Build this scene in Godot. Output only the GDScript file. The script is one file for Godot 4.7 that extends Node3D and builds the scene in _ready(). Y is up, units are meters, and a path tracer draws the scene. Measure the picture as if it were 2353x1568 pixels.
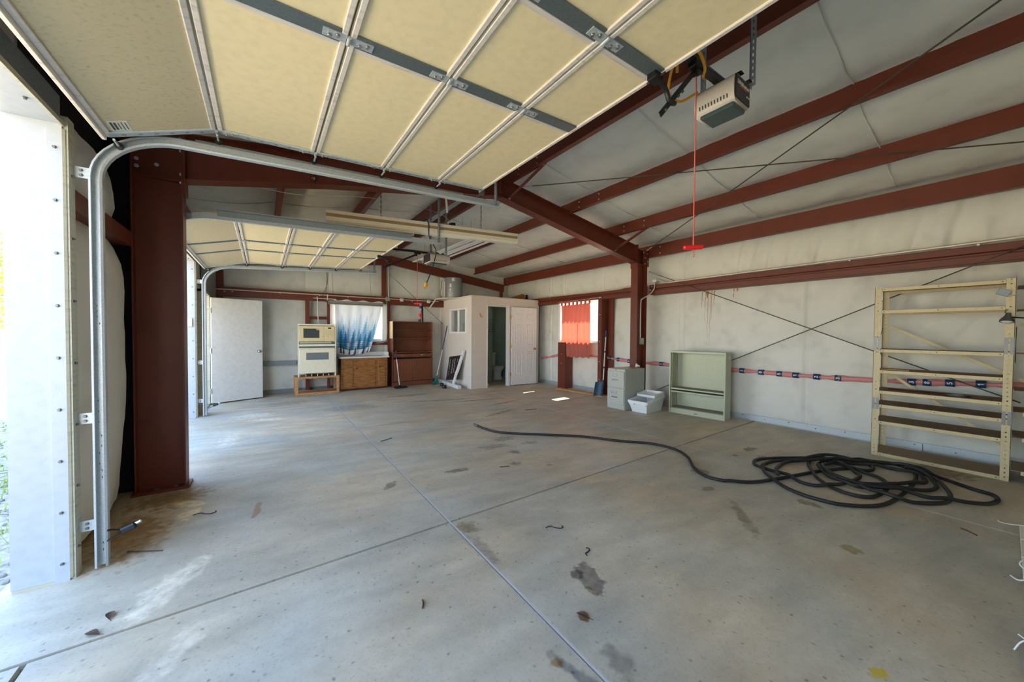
extends Node3D
# A red-framed steel garage with two overhead doors on the left, seen from inside.
# x runs across the building (door wall at -1.07, far wall at 6.47), -z runs along it to the end wall at -9.35.

var fn: Callable
var M := {}
var T := {}
var taken := {}
var rng := RandomNumberGenerator.new()
var wob := FastNoiseLite.new()

func _ready():
	rng.seed = 77
	wob.seed = 5; wob.frequency = 1.0; wob.fractal_octaves = 3
	setup_camera_and_light()
	make_materials()
	build_shell()
	build_frame()
	build_left_wall()
	build_doors()
	build_end_wall()
	build_bathroom()
	build_right_wall()
	build_kitchen()
	build_right_objects()
	build_overhead()
	build_floor_things()
	build_outside()

func setup_camera_and_light():
	var cam := Camera3D.new(); cam.name = "camera"; add_child(cam)
	cam.position = Vector3(0, 1.36, 0)
	cam.rotation_degrees = Vector3(-1.196, -35.395, 0.439)
	cam.fov = 88.42; cam.near = 0.02; cam.far = 400.0; cam.current = true
	var env := Environment.new()
	env.background_mode = Environment.BG_SKY
	var sm := ProceduralSkyMaterial.new()
	sm.sky_top_color = Color(0.52, 0.66, 0.86); sm.sky_horizon_color = Color(0.88, 0.91, 0.94); sm.sky_curve = 0.18
	sm.ground_bottom_color = Color(0.42, 0.40, 0.34); sm.ground_horizon_color = Color(0.74, 0.76, 0.74)
	sm.sun_angle_max = 4.0; sm.energy_multiplier = 1.45
	var sky := Sky.new(); sky.sky_material = sm
	env.sky = sky
	env.ambient_light_source = Environment.AMBIENT_SOURCE_SKY
	env.tonemap_mode = Environment.TONE_MAPPER_LINEAR
	env.tonemap_exposure = 5.5
	env.sdfgi_enabled = true; env.ssao_enabled = true; env.ssil_enabled = true
	var we := WorldEnvironment.new(); we.name = "world"; we.environment = env; add_child(we)
	var sun := DirectionalLight3D.new(); sun.name = "sun"; add_child(sun)
	sun.look_at_from_position(Vector3.ZERO, Vector3(-1, -1.28, 0.11), Vector3.UP)
	sun.light_color = Color(1.0, 0.93, 0.80); sun.light_energy = 4.5; sun.light_angular_distance = 0.53; sun.shadow_enabled = true

# ---------------------------------------------------------------- names
func nm(par: Node, n: String) -> String:
	var k := str(par.get_instance_id()) + n
	var c: int = taken.get(k, 0)
	taken[k] = c + 1
	return n if c == 0 else "%s_%03d" % [n, c]

func thing(n: String, label: String, cat: String, at := Vector3.ZERO, group := "") -> Node3D:
	var o := Node3D.new(); o.name = nm(self, n); add_child(o, true); o.position = at
	o.set_meta("label", label); o.set_meta("category", cat)
	if group != "": o.set_meta("group", group)
	return o

func struct(n: String, label := "") -> Node3D:
	var o := Node3D.new(); o.name = nm(self, n); add_child(o, true); o.set_meta("kind", "structure")
	if label != "": o.set_meta("label", label)
	return o

func sub(par: Node, n: String, at := Vector3.ZERO) -> Node3D:
	var o := Node3D.new(); o.name = nm(par, n); par.add_child(o, true); o.position = at
	return o

func part(par: Node, n: String, s: SurfaceTool, m: Material, label := "") -> MeshInstance3D:
	s.generate_normals()
	var o := MeshInstance3D.new(); o.name = nm(par, n); o.mesh = s.commit(); o.material_override = m
	par.add_child(o, true)
	if label != "": o.set_meta("label", label)
	return o

func share(par: Node, n: String, me: Mesh, m: Material, xf := Transform3D()) -> MeshInstance3D:
	var o := MeshInstance3D.new(); o.name = nm(par, n); o.mesh = me; o.material_override = m; o.transform = xf
	par.add_child(o, true)
	return o

func one(n: String, s: SurfaceTool, m: Material, label: String, cat: String, group := "") -> MeshInstance3D:
	var o := part(self, n, s, m, label)
	o.set_meta("category", cat)
	if group != "": o.set_meta("group", group)
	return o

func mesh_of(s: SurfaceTool) -> ArrayMesh:
	s.generate_normals(); return s.commit()

# ---------------------------------------------------------------- shapes
func ns() -> SurfaceTool:
	var s := SurfaceTool.new(); s.begin(Mesh.PRIMITIVE_TRIANGLES); s.set_smooth_group(-1); return s

func face(s: SurfaceTool, p: Array, out: Vector3):   # a convex face whose outside is out
	var n: Vector3 = (p[1] - p[0]).cross(p[2] - p[0])
	var q := p
	if n.dot(out) > 0.0:
		q = p.duplicate(); q.reverse()
	for i in range(1, q.size() - 1):
		s.add_vertex(q[0]); s.add_vertex(q[i]); s.add_vertex(q[i + 1])

func box(s: SurfaceTool, c: Vector3, z: Vector3, b := Basis()):
	var h := z * 0.5
	for ax in 3:
		for sg in [-1.0, 1.0]:
			var n := Vector3.ZERO; n[ax] = sg
			var u := (ax + 1) % 3; var v := (ax + 2) % 3
			var p := []
			for k in [[-1, -1], [1, -1], [1, 1], [-1, 1]]:
				var q := Vector3.ZERO; q[ax] = sg * h[ax]; q[u] = k[0] * h[u]; q[v] = k[1] * h[v]
				p.append(c + b * q)
			face(s, p, b * n)

func bx(s: SurfaceTool, a: Vector3, e: Vector3):
	box(s, (a + e) * 0.5, (e - a).abs())

func bbox(s: SurfaceTool, c: Vector3, z: Vector3, r: float, b := Basis()):   # a box with chamfered edges
	var h := z * 0.5
	r = minf(r, minf(h.x, minf(h.y, h.z)) * 0.95)
	var P := {}
	for i in 8:
		var g := Vector3(1 if i & 1 else -1, 1 if i & 2 else -1, 1 if i & 4 else -1)
		for ax in 3:
			var q := Vector3(g.x * (h.x - r), g.y * (h.y - r), g.z * (h.z - r)); q[ax] = g[ax] * h[ax]
			P[i * 3 + ax] = c + b * q
	for i in 8:
		var g := Vector3(1 if i & 1 else -1, 1 if i & 2 else -1, 1 if i & 4 else -1)
		face(s, [P[i * 3], P[i * 3 + 1], P[i * 3 + 2]], b * g)
		for ax in 3:
			var j := i ^ (1 << ax)
			if j > i:   # the edge along ax
				var u := (ax + 1) % 3; var v := (ax + 2) % 3
				var o := g; o[ax] = 0
				face(s, [P[i * 3 + u], P[j * 3 + u], P[j * 3 + v], P[i * 3 + v]], b * o)
	for ax in 3:
		for sg in [0, 1]:
			var u := 1 << ((ax + 1) % 3); var v := 1 << ((ax + 2) % 3)
			var o: int = (1 << ax) * int(sg)
			var n := Vector3.ZERO; n[ax] = 1.0 if sg else -1.0
			face(s, [P[o * 3 + ax], P[(o | u) * 3 + ax], P[(o | u | v) * 3 + ax], P[(o | v) * 3 + ax]], b * n)

func bar(s: SurfaceTool, a: Vector3, e: Vector3, w: float, t: float, up := Vector3.UP):   # a square bar from a to e: w across, t along up
	var d := e - a
	var x := d.normalized()
	var y := (up - x * up.dot(x)).normalized()
	box(s, (a + e) * 0.5, Vector3(d.length(), t, w), Basis(x, y, x.cross(y)))

func tube(s: SurfaceTool, p: Array, r: float, seg := 8, cap := true):
	var n := p.size()
	var rings := []
	var up := Vector3.UP
	for i in n:
		var d: Vector3 = (p[mini(i + 1, n - 1)] - p[maxi(i - 1, 0)]).normalized()
		if absf(up.dot(d)) > 0.98: up = Vector3.RIGHT if absf(d.x) < 0.9 else Vector3.FORWARD
		var a := (up - d * up.dot(d)).normalized()
		var b := d.cross(a)
		up = a
		var ring := []
		for k in seg:
			var t := TAU * k / seg
			ring.append(p[i] + (a * cos(t) + b * sin(t)) * r)
		rings.append(ring)
	s.set_smooth_group(1)
	for i in n - 1:
		for k in seg:
			var k2 := (k + 1) % seg
			var m: Vector3 = (rings[i][k] + rings[i][k2] + rings[i + 1][k] + rings[i + 1][k2]) * 0.25
			face(s, [rings[i][k], rings[i][k2], rings[i + 1][k2], rings[i + 1][k]], m - (p[i] + p[i + 1]) * 0.5)
	s.set_smooth_group(-1)
	if cap:
		face(s, rings[0], p[0] - p[1]); face(s, rings[n - 1], p[n - 1] - p[n - 2])

func cyl(s: SurfaceTool, a: Vector3, e: Vector3, r0: float, r1 := -1.0, seg := 12):
	if r1 < 0.0: r1 = r0
	lathe(s, [[0, 0], [r0, 0], [r1, (e - a).length()], [0, (e - a).length()]], seg, frame(a, e - a))

func frame(at: Vector3, d: Vector3) -> Transform3D:   # local y along d
	var y := d.normalized()
	var x := (Vector3.RIGHT if absf(y.x) < 0.9 else Vector3.FORWARD)
	x = (x - y * x.dot(y)).normalized()
	return Transform3D(Basis(x, y, x.cross(y)), at)

func lathe(s: SurfaceTool, prof: Array, seg := 20, xf := Transform3D(), sx := 1.0, sz := 1.0):
	var g := 1
	var prev := Vector2.ZERO
	for i in prof.size() - 1:
		var a := Vector2(prof[i][0], prof[i][1]); var b := Vector2(prof[i + 1][0], prof[i + 1][1])
		var d := (b - a).normalized()
		if i > 0 and absf(prev.angle_to(d)) > 0.7: g += 1
		prev = d
		s.set_smooth_group(g)
		for k in seg:
			var t0 := TAU * k / seg; var t1 := TAU * (k + 1) / seg
			var q := []
			for c in [[a, t0], [a, t1], [b, t1], [b, t0]]:
				if q.size() and c[0].x < 1e-6 and (c[0] == a and q.size() == 1): continue
				if c[0] == b and b.x < 1e-6 and q.size() == 3: continue
				q.append(xf * Vector3(cos(c[1]) * c[0].x * sx, c[0].y, sin(c[1]) * c[0].x * sz))
			var tm := (t0 + t1) * 0.5
			var o := Vector3(cos(tm) * d.y, -d.x, sin(tm) * d.y)
			if q.size() >= 3: face(s, q, xf.basis * o)
	s.set_smooth_group(-1)

func extr(s: SurfaceTool, poly: PackedVector2Array, xf: Transform3D, depth: float, smooth := false):   # outline in local xy, pushed along local z
	var n := poly.size()
	var cw := Geometry2D.is_polygon_clockwise(poly)
	var idx := Geometry2D.triangulate_polygon(poly)
	for k in range(0, idx.size(), 3):
		var a := poly[idx[k]]; var b := poly[idx[k + 1]]; var c := poly[idx[k + 2]]
		face(s, [xf * Vector3(a.x, a.y, 0), xf * Vector3(b.x, b.y, 0), xf * Vector3(c.x, c.y, 0)], xf.basis * Vector3(0, 0, -depth))
		face(s, [xf * Vector3(a.x, a.y, depth), xf * Vector3(b.x, b.y, depth), xf * Vector3(c.x, c.y, depth)], xf.basis * Vector3(0, 0, depth))
	if smooth: s.set_smooth_group(2)
	for i in n:
		var a := poly[i]; var b := poly[(i + 1) % n]
		var d := b - a
		var o := Vector2(d.y, -d.x) * (-1.0 if cw else 1.0)
		face(s, [xf * Vector3(a.x, a.y, 0), xf * Vector3(b.x, b.y, 0), xf * Vector3(b.x, b.y, depth), xf * Vector3(a.x, a.y, depth)], xf.basis * Vector3(o.x, o.y, 0))
	s.set_smooth_group(-1)

func along_z(z0: float) -> Transform3D: return Transform3D(Basis(), Vector3(0, 0, z0))
func along_x(x0: float) -> Transform3D: return Transform3D(Basis(Vector3(0, 0, -1), Vector3.UP, Vector3.RIGHT), Vector3(x0, 0, 0))   # local x is -z

func sheet(s: SurfaceTool, nu: int, nv: int, f: Callable, uv := false, out := Vector3.ZERO):
	var g := []
	for i in nu + 1:
		var row := []
		for j in nv + 1: row.append(f.call(float(i) / nu, float(j) / nv))
		g.append(row)
	s.set_smooth_group(1)
	var flip := false
	if out != Vector3.ZERO:
		var c: Vector3 = (g[1][0] - g[0][0]).cross(g[0][1] - g[0][0])
		flip = c.dot(out) > 0.0
	for i in nu:
		for j in nv:
			var q := [[i, j], [i + 1, j], [i + 1, j + 1], [i, j], [i + 1, j + 1], [i, j + 1]]
			if flip: q.reverse()
			for k in q:
				if uv: s.set_uv(Vector2(float(k[0]) / nu, 1.0 - float(k[1]) / nv))
				s.add_vertex(g[k[0]][k[1]])
	s.set_smooth_group(-1)

func curve(p: Array, n := 6) -> Array:   # a smooth line through the points
	var r := []
	for i in p.size() - 1:
		var a: Vector3 = p[maxi(i - 1, 0)]; var d: Vector3 = p[mini(i + 2, p.size() - 1)]
		for k in n: r.append(p[i].cubic_interpolate(p[i + 1], a, d, float(k) / n))
	r.append(p[p.size() - 1])
	return r

func V(x: float, y: float, z: float) -> Vector3: return Vector3(x, y, z)
func P2(a: Array) -> PackedVector2Array:
	var r := PackedVector2Array()
	for i in range(0, a.size(), 2): r.append(Vector2(a[i], a[i + 1]))
	return r

func letters(par: Node, n: String, txt: String, size: float, at: Vector3, b: Basis, m: Material, depth := 0.001, bold := false) -> MeshInstance3D:
	var f := SystemFont.new(); f.font_names = PackedStringArray(["Droid Sans"])
	if bold: f.font_weight = 700
	var t := TextMesh.new(); t.text = txt; t.font = f; t.font_size = 48; t.pixel_size = size / 48.0; t.depth = depth; t.curve_step = 4.0
	var o := MeshInstance3D.new(); o.name = nm(par, n); o.mesh = t; o.material_override = m
	o.transform = Transform3D(b, at); par.add_child(o, true)
	return o

# ---------------------------------------------------------------- materials
func lut_image(im: Image, cols: Array) -> ImageTexture:
	im.convert(Image.FORMAT_L8)
	var g := Gradient.new(); g.offsets = PackedFloat32Array(); g.colors = PackedColorArray()
	var off := PackedFloat32Array(); var cc := PackedColorArray()
	for i in cols.size(): off.append(float(i) / (cols.size() - 1)); cc.append(cols[i])
	g.offsets = off; g.colors = cc
	var lut := []
	for i in 256:
		var c := g.sample(i / 255.0); lut.append([c.r8, c.g8, c.b8])
	var d := im.get_data(); var o := PackedByteArray(); o.resize(d.size() * 3)
	for i in d.size():
		var e: Array = lut[d[i]]
		o[i * 3] = e[0]; o[i * 3 + 1] = e[1]; o[i * 3 + 2] = e[2]
	var r := Image.create_from_data(im.get_width(), im.get_height(), false, Image.FORMAT_RGB8, o)
	r.generate_mipmaps()
	return ImageTexture.create_from_image(r)

func noise_of(seed_: int, freq: float, oct := 4) -> FastNoiseLite:
	var n := FastNoiseLite.new(); n.seed = seed_; n.frequency = freq; n.fractal_octaves = oct; n.noise_type = FastNoiseLite.TYPE_SIMPLEX_SMOOTH
	return n

func ntex(seed_: int, freq: float, cols: Array, size := 256, oct := 4) -> ImageTexture:
	return lut_image(noise_of(seed_, freq, oct).get_seamless_image(size, size), cols)

func gtex(seed_: int, fx: float, fy: float, cols: Array, w := 256, h := 256) -> ImageTexture:   # stretched noise: grain, streaks, weave
	var n := noise_of(seed_, 1.0, 4)
	var d := PackedByteArray(); d.resize(w * h)
	for y in h:
		for x in w:
			var u := float(x) / w; var v := float(y) / h
			var e := minf(u, 1.0 - u) * 8.0
			var a := n.get_noise_2d(u * fx, v * fy)
			if e < 1.0 and u > 0.5: a = lerpf((a + n.get_noise_2d((u - 1.0) * fx, v * fy)) * 0.5, a, e)
			d[y * w + x] = clampi(int(128 + 190 * a), 0, 255)
	return lut_image(Image.create_from_data(w, h, false, Image.FORMAT_L8, d), cols)

func gr(v: float) -> Color: return Color(v, v, v)
func C8(r: int, g: int, b: int) -> Color: return Color8(r, g, b)

func mat(c: Color, rough: float, metal := 0.0, o := {}) -> StandardMaterial3D:
	var m := StandardMaterial3D.new(); m.albedo_color = c; m.roughness = rough; m.metallic = metal
	if o.has("tex"):
		m.albedo_texture = o.tex
	if o.has("bump"):
		m.heightmap_enabled = true; m.heightmap_texture = o.bump; m.heightmap_scale = o.get("bs", 0.1)
	if o.has("tex") or o.has("bump"):
		if not o.get("uv", false):
			m.uv1_triplanar = true; m.uv1_world_triplanar = o.get("world", false)
		var sc: float = o.get("ts", 1.0)
		m.uv1_scale = Vector3(sc, sc, sc) if not o.has("tv") else o.tv
	if o.has("back"):
		m.backlight_enabled = true; m.backlight = o.back
	if o.has("coat"):
		m.clearcoat_enabled = true; m.clearcoat = o.coat; m.clearcoat_roughness = 0.2
	if o.has("alpha"):
		m.transparency = BaseMaterial3D.TRANSPARENCY_ALPHA; m.albedo_color.a = o.alpha
	m.cull_mode = BaseMaterial3D.CULL_DISABLED
	return m

func make_materials():
	T.mottle = ntex(1, 0.008, [gr(0.93), gr(0.98), gr(1.0), gr(1.0)], 256, 3)
	T.fine = ntex(2, 0.06, [gr(0.95), gr(0.985), gr(1.0)])
	T.specks = ntex(3, 0.09, [gr(0.75), gr(0.95), gr(1.0), gr(1.0), gr(1.0), gr(1.0)])
	T.scuff = gtex(4, 3.0, 26.0, [gr(0.84), gr(0.94), gr(0.99), gr(1.0), gr(1.0)])
	T.grain = gtex(5, 3.0, 40.0, [gr(0.55), gr(0.80), gr(0.95), gr(1.0)])
	T.bump = ntex(6, 0.05, [gr(0.0), gr(1.0)])
	T.weave = gtex(7, 60.0, 5.0, [gr(0.0), gr(1.0)])
	T.wrink = gtex(8, 14.0, 3.0, [gr(0.0), gr(1.0)])
	T.galv = ntex(9, 0.045, [gr(0.88), gr(0.95), gr(0.98), gr(1.0)], 256, 2)
	M.vinyl = mat(C8(231, 232, 222), 0.5, 0.0, {"tex": T.mottle, "bump": T.wrink, "bs": 0.04, "ts": 0.9, "world": true})
	M.red = mat(C8(111, 49, 29), 0.45, 0.0, {"tex": T.mottle, "bump": T.bump, "bs": 0.02, "ts": 1.3, "world": true})
	M.galv = mat(C8(198, 206, 208), 0.42, 0.4, {"tex": T.galv, "ts": 5.0})
	M.galvdull = mat(C8(146, 156, 158), 0.5, 0.35, {"tex": T.galv, "ts": 5.0})
	M.stile = mat(C8(112, 124, 127), 0.42, 0.45, {"tex": T.galv, "ts": 5.0})
	M.chrome = mat(C8(205, 205, 200), 0.2, 1.0)
	M.white_steel = mat(C8(182, 189, 195), 0.42, 0.0, {"tex": T.fine, "ts": 1.0, "world": true})
	M.trim_edge = mat(C8(196, 194, 172), 0.5, 0.0, {"tex": T.scuff, "ts": 1.5, "world": true})
	M.cream = mat(C8(244, 227, 180), 0.6, 0.0, {"tex": T.fine, "ts": 1.0})
	M.cream_old = mat(C8(214, 198, 158), 0.7, 0.0, {"tex": T.specks, "bump": T.bump, "bs": 0.05, "ts": 1.6})
	M.rail = mat(C8(226, 218, 206), 0.45, 0.0, {"tex": T.scuff, "ts": 1.2})
	M.rubber = mat(C8(30, 29, 28), 0.75, 0.0, {"tex": T.fine, "ts": 3.0})
	M.black = mat(C8(20, 20, 21), 0.4)
	M.dark = mat(C8(8, 8, 8), 0.9)
	M.brass = mat(C8(190, 150, 70), 0.3, 1.0)
	M.pine = mat(C8(214, 160, 104), 0.65, 0.0, {"tex": T.grain, "ts": 1.4})
	M.oak = mat(C8(178, 120, 62), 0.42, 0.0, {"tex": T.grain, "tv": Vector3(1.4, 1.4, 1.4)})
	M.oak_dark = mat(C8(104, 64, 30), 0.5, 0.0, {"tex": T.grain, "ts": 1.4})
	M.lam = mat(C8(122, 70, 46), 0.38, 0.0, {"tex": T.mottle, "ts": 1.0})
	M.lam_worn = mat(C8(232, 206, 158), 0.6, 0.0, {"tex": T.scuff, "ts": 2.0})
	M.counter = mat(C8(226, 224, 218), 0.35, 0.0, {"tex": T.specks, "ts": 6.0})
	M.enamel = mat(C8(240, 234, 208), 0.22, 0.0, {"tex": T.fine, "ts": 1.0})
	M.enamel2 = mat(C8(228, 212, 164), 0.32, 0.0, {"tex": T.fine, "ts": 1.0})
	M.smoke = mat(C8(62, 70, 66), 0.08)
	M.ovenglass = mat(C8(116, 124, 126), 0.12)
	M.paint_white = mat(C8(238, 238, 234), 0.4, 0.0, {"tex": T.fine, "ts": 0.7})
	M.drywall = mat(C8(228, 220, 209), 0.75, 0.0, {"tex": T.fine, "ts": 1.2, "world": true})
	M.mint = mat(C8(176, 196, 178), 0.6, 0.0, {"tex": T.fine, "ts": 1.0, "world": true})
	M.porcelain = mat(C8(238, 236, 228), 0.12)
	M.upvc = mat(C8(244, 244, 242), 0.3)
	M.pipe = mat(C8(222, 220, 208), 0.4)
	M.conduit = mat(C8(214, 206, 192), 0.35, 0.3)
	M.boxgrey = mat(C8(158, 160, 150), 0.45, 0.2, {"tex": T.fine, "ts": 4.0})
	M.heater = mat(C8(150, 156, 158), 0.35, 0.1)
	M.paper = mat(C8(232, 226, 206), 0.8)
	M.shelf = mat(C8(204, 190, 148), 0.45, 0.1, {"tex": T.specks, "ts": 2.0})
	M.shelf_board = mat(C8(160, 136, 106), 0.85, 0.0, {"tex": T.specks, "bump": T.bump, "bs": 0.1, "ts": 2.5})
	M.bare = mat(C8(120, 122, 122), 0.4, 0.7, {"tex": T.galv, "ts": 6.0})
	M.case = mat(C8(190, 196, 168), 0.4, 0.1, {"tex": T.fine, "ts": 1.4})
	M.case_dusty = mat(C8(152, 146, 126), 0.85, 0.0, {"tex": T.specks, "ts": 4.0})
	M.file = mat(C8(188, 192, 182), 0.4, 0.1, {"tex": T.specks, "ts": 2.6})
	M.plastic = mat(C8(240, 244, 244), 0.3, 0.0, {"back": Color(0.15, 0.16, 0.16)})
	M.hose = mat(C8(36, 36, 34), 0.55, 0.0, {"tex": T.scuff, "ts": 3.0})
	M.pink = mat(C8(222, 146, 144), 0.4, 0.0, {"tex": T.fine, "ts": 3.0})
	M.navy = mat(C8(24, 62, 110), 0.5)
	M.white = mat(C8(240, 240, 236), 0.5)
	M.redplastic = mat(C8(225, 20, 22), 0.35)
	M.cord_red = mat(C8(212, 96, 84), 0.7)
	M.yellow = mat(C8(232, 160, 20), 0.45)
	M.teal = mat(C8(20, 110, 96), 0.6)
	M.blue = mat(C8(30, 62, 110), 0.4)
	M.shovel = mat(C8(30, 70, 92), 0.45)
	M.opener = mat(C8(206, 198, 182), 0.45, 0.0, {"tex": T.fine, "ts": 3.0})
	M.lens = mat(C8(70, 84, 82), 0.18)
	M.label = mat(C8(48, 36, 38), 0.4)
	M.orange = mat(C8(236, 104, 40), 0.5)
	M.rod = mat(C8(92, 88, 74), 0.5, 0.5)
	M.wire = mat(C8(80, 40, 34), 0.6)
	M.bark = mat(C8(96, 74, 56), 0.9, 0.0, {"tex": T.grain, "ts": 3.0})
	M.leaf = mat(C8(96, 132, 52), 0.6, 0.0, {"back": Color(0.5, 0.6, 0.2)})
	M.leaf2 = mat(C8(142, 160, 70), 0.6, 0.0, {"back": Color(0.5, 0.6, 0.2)})
	M.straw = mat(C8(196, 176, 120), 0.8)
	M.stone = mat(C8(150, 146, 142), 0.85, 0.0, {"tex": T.specks, "ts": 5.0})
	M.ground = mat(C8(240, 238, 234), 0.95, 0.0, {"tex": ntex(21, 0.05, [C8(120, 112, 98), C8(170, 162, 148), C8(196, 190, 178), C8(150, 150, 112)], 512), "bump": T.bump, "bs": 1.5, "ts": 0.5, "world": true})
	M.glass = mat(C8(235, 245, 245), 0.03, 0.0, {"alpha": 0.12})
	M.glass.metallic_specular = 0.5
	M.curtain = mat(C8(198, 112, 100), 0.85, 0.0, {"tex": T.fine, "ts": 8.0, "back": Color(0.62, 0.58, 0.55)})
	M.lightpaint = mat(C8(228, 222, 200), 0.4, 0.0, {"tex": T.fine, "ts": 2.0})
	M.kraft = mat(C8(150, 122, 84), 0.8, 0.0, {"tex": T.fine, "ts": 4.0})
	M.sealant = mat(C8(198, 196, 196), 0.7)
	M.groove = mat(C8(86, 84, 80), 0.9)
	make_floor_material()
	make_forest_material()

func make_floor_material():
	# cast concrete: cloudy trowel tones, pores and the stains that the photograph shows, at their places on the slab
	var w := 1490; var h := 2048
	var x0 := -1.3; var z0 := -9.6; var sx := 8.0 / w; var sz := 11.0 / h
	var big := noise_of(31, 0.55, 4); var mid := noise_of(32, 2.2, 4); var fin := noise_of(33, 14.0, 3); var st := noise_of(34, 1.0, 4); var edge := noise_of(35, 6.0, 3); var speck := noise_of(38, 26.0, 1)
	# stains: x, z, half size across x and z, turn, tone (r, g, b multipliers), softness
	var S := [
		[1.475, -1.32, 0.06, 0.14, 0.35, 0.62, 0.60, 0.62, 0.25], [1.44, -1.38, 0.035, 0.05, 0.0, 0.55, 0.54, 0.55, 0.4], [1.41, -1.24, 0.02, 0.045, 0.0, 0.66, 0.58, 0.48, 0.4],
		[2.25, -3.55, 0.22, 0.10, 0.2, 0.74, 0.74, 0.76, 0.7], [2.55, -3.75, 0.20, 0.12, 0.0, 0.78, 0.78, 0.80, 0.7], [2.35, -3.25, 0.09, 0.06, 0.5, 0.66, 0.66, 0.68, 0.5], [2.15, -2.95, 0.07, 0.05, 0.5, 0.68, 0.68, 0.70, 0.5], [2.72, -3.42, 0.12, 0.07, 0.3, 0.76, 0.76, 0.78, 0.6], [2.42, -2.72, 0.05, 0.03, 0.3, 0.72, 0.72, 0.74, 0.5],
		[0.92, -3.15, 0.05, 0.10, 0.6, 0.66, 0.64, 0.62, 0.5], [1.55, -3.12, 0.13, 0.05, 0.2, 0.66, 0.63, 0.60, 0.6], [1.16, -2.16, 0.09, 0.09, 0.0, 0.72, 0.68, 0.62, 0.8], [1.12, -1.9, 0.06, 0.22, 0.0, 0.76, 0.76, 0.78, 0.9],
		[3.55, -1.75, 0.10, 0.10, 0.3, 0.72, 0.70, 0.66, 0.7], [4.75, -1.75, 0.13, 0.05, 0.1, 0.62, 0.60, 0.56, 0.5], [4.55, -1.55, 0.07, 0.05, 0.4, 0.64, 0.62, 0.56, 0.5], [4.35, -1.75, 0.03, 0.03, 0.0, 0.60, 0.58, 0.54, 0.5], [3.2, -1.5, 0.08, 0.05, 0.2, 0.74, 0.71, 0.66, 0.6],
		[2.9, -1.1, 0.05, 0.30, 0.9, 0.74, 0.72, 0.68, 0.8], [3.6, -0.9, 0.06, 0.10, 0.0, 0.68, 0.62, 0.52, 0.6], [3.05, -0.55, 0.06, 0.06, 0.0, 0.74, 0.68, 0.52, 0.7], [2.02, -0.27, 0.05, 0.03, 0.3, 1.02, 0.92, 0.30, 0.4],
		[1.25, -1.15, 0.025, 0.03, 0.0, 0.62, 0.42, 0.26, 0.4], [0.98, -1.05, 0.03, 0.03, 0.4, 0.78, 0.66, 0.50, 0.6], [1.02, -0.95, 0.03, 0.16, -0.25, 0.66, 0.66, 0.72, 0.7], [1.2, -0.9, 0.06, 0.10, 0.0, 0.74, 0.74, 0.76, 0.8],
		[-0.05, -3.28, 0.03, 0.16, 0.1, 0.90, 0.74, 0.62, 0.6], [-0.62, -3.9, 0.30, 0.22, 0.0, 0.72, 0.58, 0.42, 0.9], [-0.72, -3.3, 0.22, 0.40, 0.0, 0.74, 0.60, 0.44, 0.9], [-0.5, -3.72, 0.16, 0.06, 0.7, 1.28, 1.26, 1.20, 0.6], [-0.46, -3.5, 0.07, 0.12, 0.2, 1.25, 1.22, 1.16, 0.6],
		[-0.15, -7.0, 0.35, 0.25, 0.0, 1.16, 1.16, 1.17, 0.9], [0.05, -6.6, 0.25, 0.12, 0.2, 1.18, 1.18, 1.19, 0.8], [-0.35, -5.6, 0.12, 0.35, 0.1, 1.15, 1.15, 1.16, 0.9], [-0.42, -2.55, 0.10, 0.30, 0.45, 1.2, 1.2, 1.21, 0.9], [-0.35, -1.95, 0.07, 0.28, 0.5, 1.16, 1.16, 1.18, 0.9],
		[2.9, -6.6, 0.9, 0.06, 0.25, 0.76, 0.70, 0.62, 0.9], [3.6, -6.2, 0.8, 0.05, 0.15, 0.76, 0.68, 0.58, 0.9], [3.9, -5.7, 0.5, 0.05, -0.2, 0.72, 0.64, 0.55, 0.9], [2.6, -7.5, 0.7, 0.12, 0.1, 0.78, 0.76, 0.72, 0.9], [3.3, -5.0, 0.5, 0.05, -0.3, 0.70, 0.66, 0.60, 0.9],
		[1.3, -6.8, 0.5, 0.3, 0.1, 0.80, 0.80, 0.81, 0.9], [0.4, -7.9, 0.5, 0.25, 0.0, 0.80, 0.80, 0.82, 0.9], [5.6, -0.35, 0.30, 0.25, 0.0, 0.62, 0.52, 0.42, 0.9]]
	var acc := {}
	for q in S:
		var rad := maxf(q[2], q[3]) * 1.5
		for iz in range(maxi(0, int((q[1] - rad - z0) / sz)), mini(h - 1, int((q[1] + rad - z0) / sz))):
			for ix in range(maxi(0, int((q[0] - rad - x0) / sx)), mini(w - 1, int((q[0] + rad - x0) / sx))):
				var x := x0 + ix * sx; var z := z0 + iz * sz
				var dx: float = (x - q[0]) * cos(q[4]) + (z - q[1]) * sin(q[4]); var dz: float = -(x - q[0]) * sin(q[4]) + (z - q[1]) * cos(q[4])
				var d: float = sqrt(dx * dx / (q[2] * q[2]) + dz * dz / (q[3] * q[3])) + edge.get_noise_2d(x * 2.0, z * 2.0) * 0.55
				var k := clampf((1.0 - d) / q[8] * 1.6, 0.0, 1.0) * (0.75 + 0.4 * fin.get_noise_2d(x, z))
				if k > 0.0:
					var id := iz * w + ix
					var o: Vector3 = acc.get(id, Vector3.ONE)
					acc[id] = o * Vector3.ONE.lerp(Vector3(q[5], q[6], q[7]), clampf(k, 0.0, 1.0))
	var B := PackedByteArray(); B.resize(w * h * 3)
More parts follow.
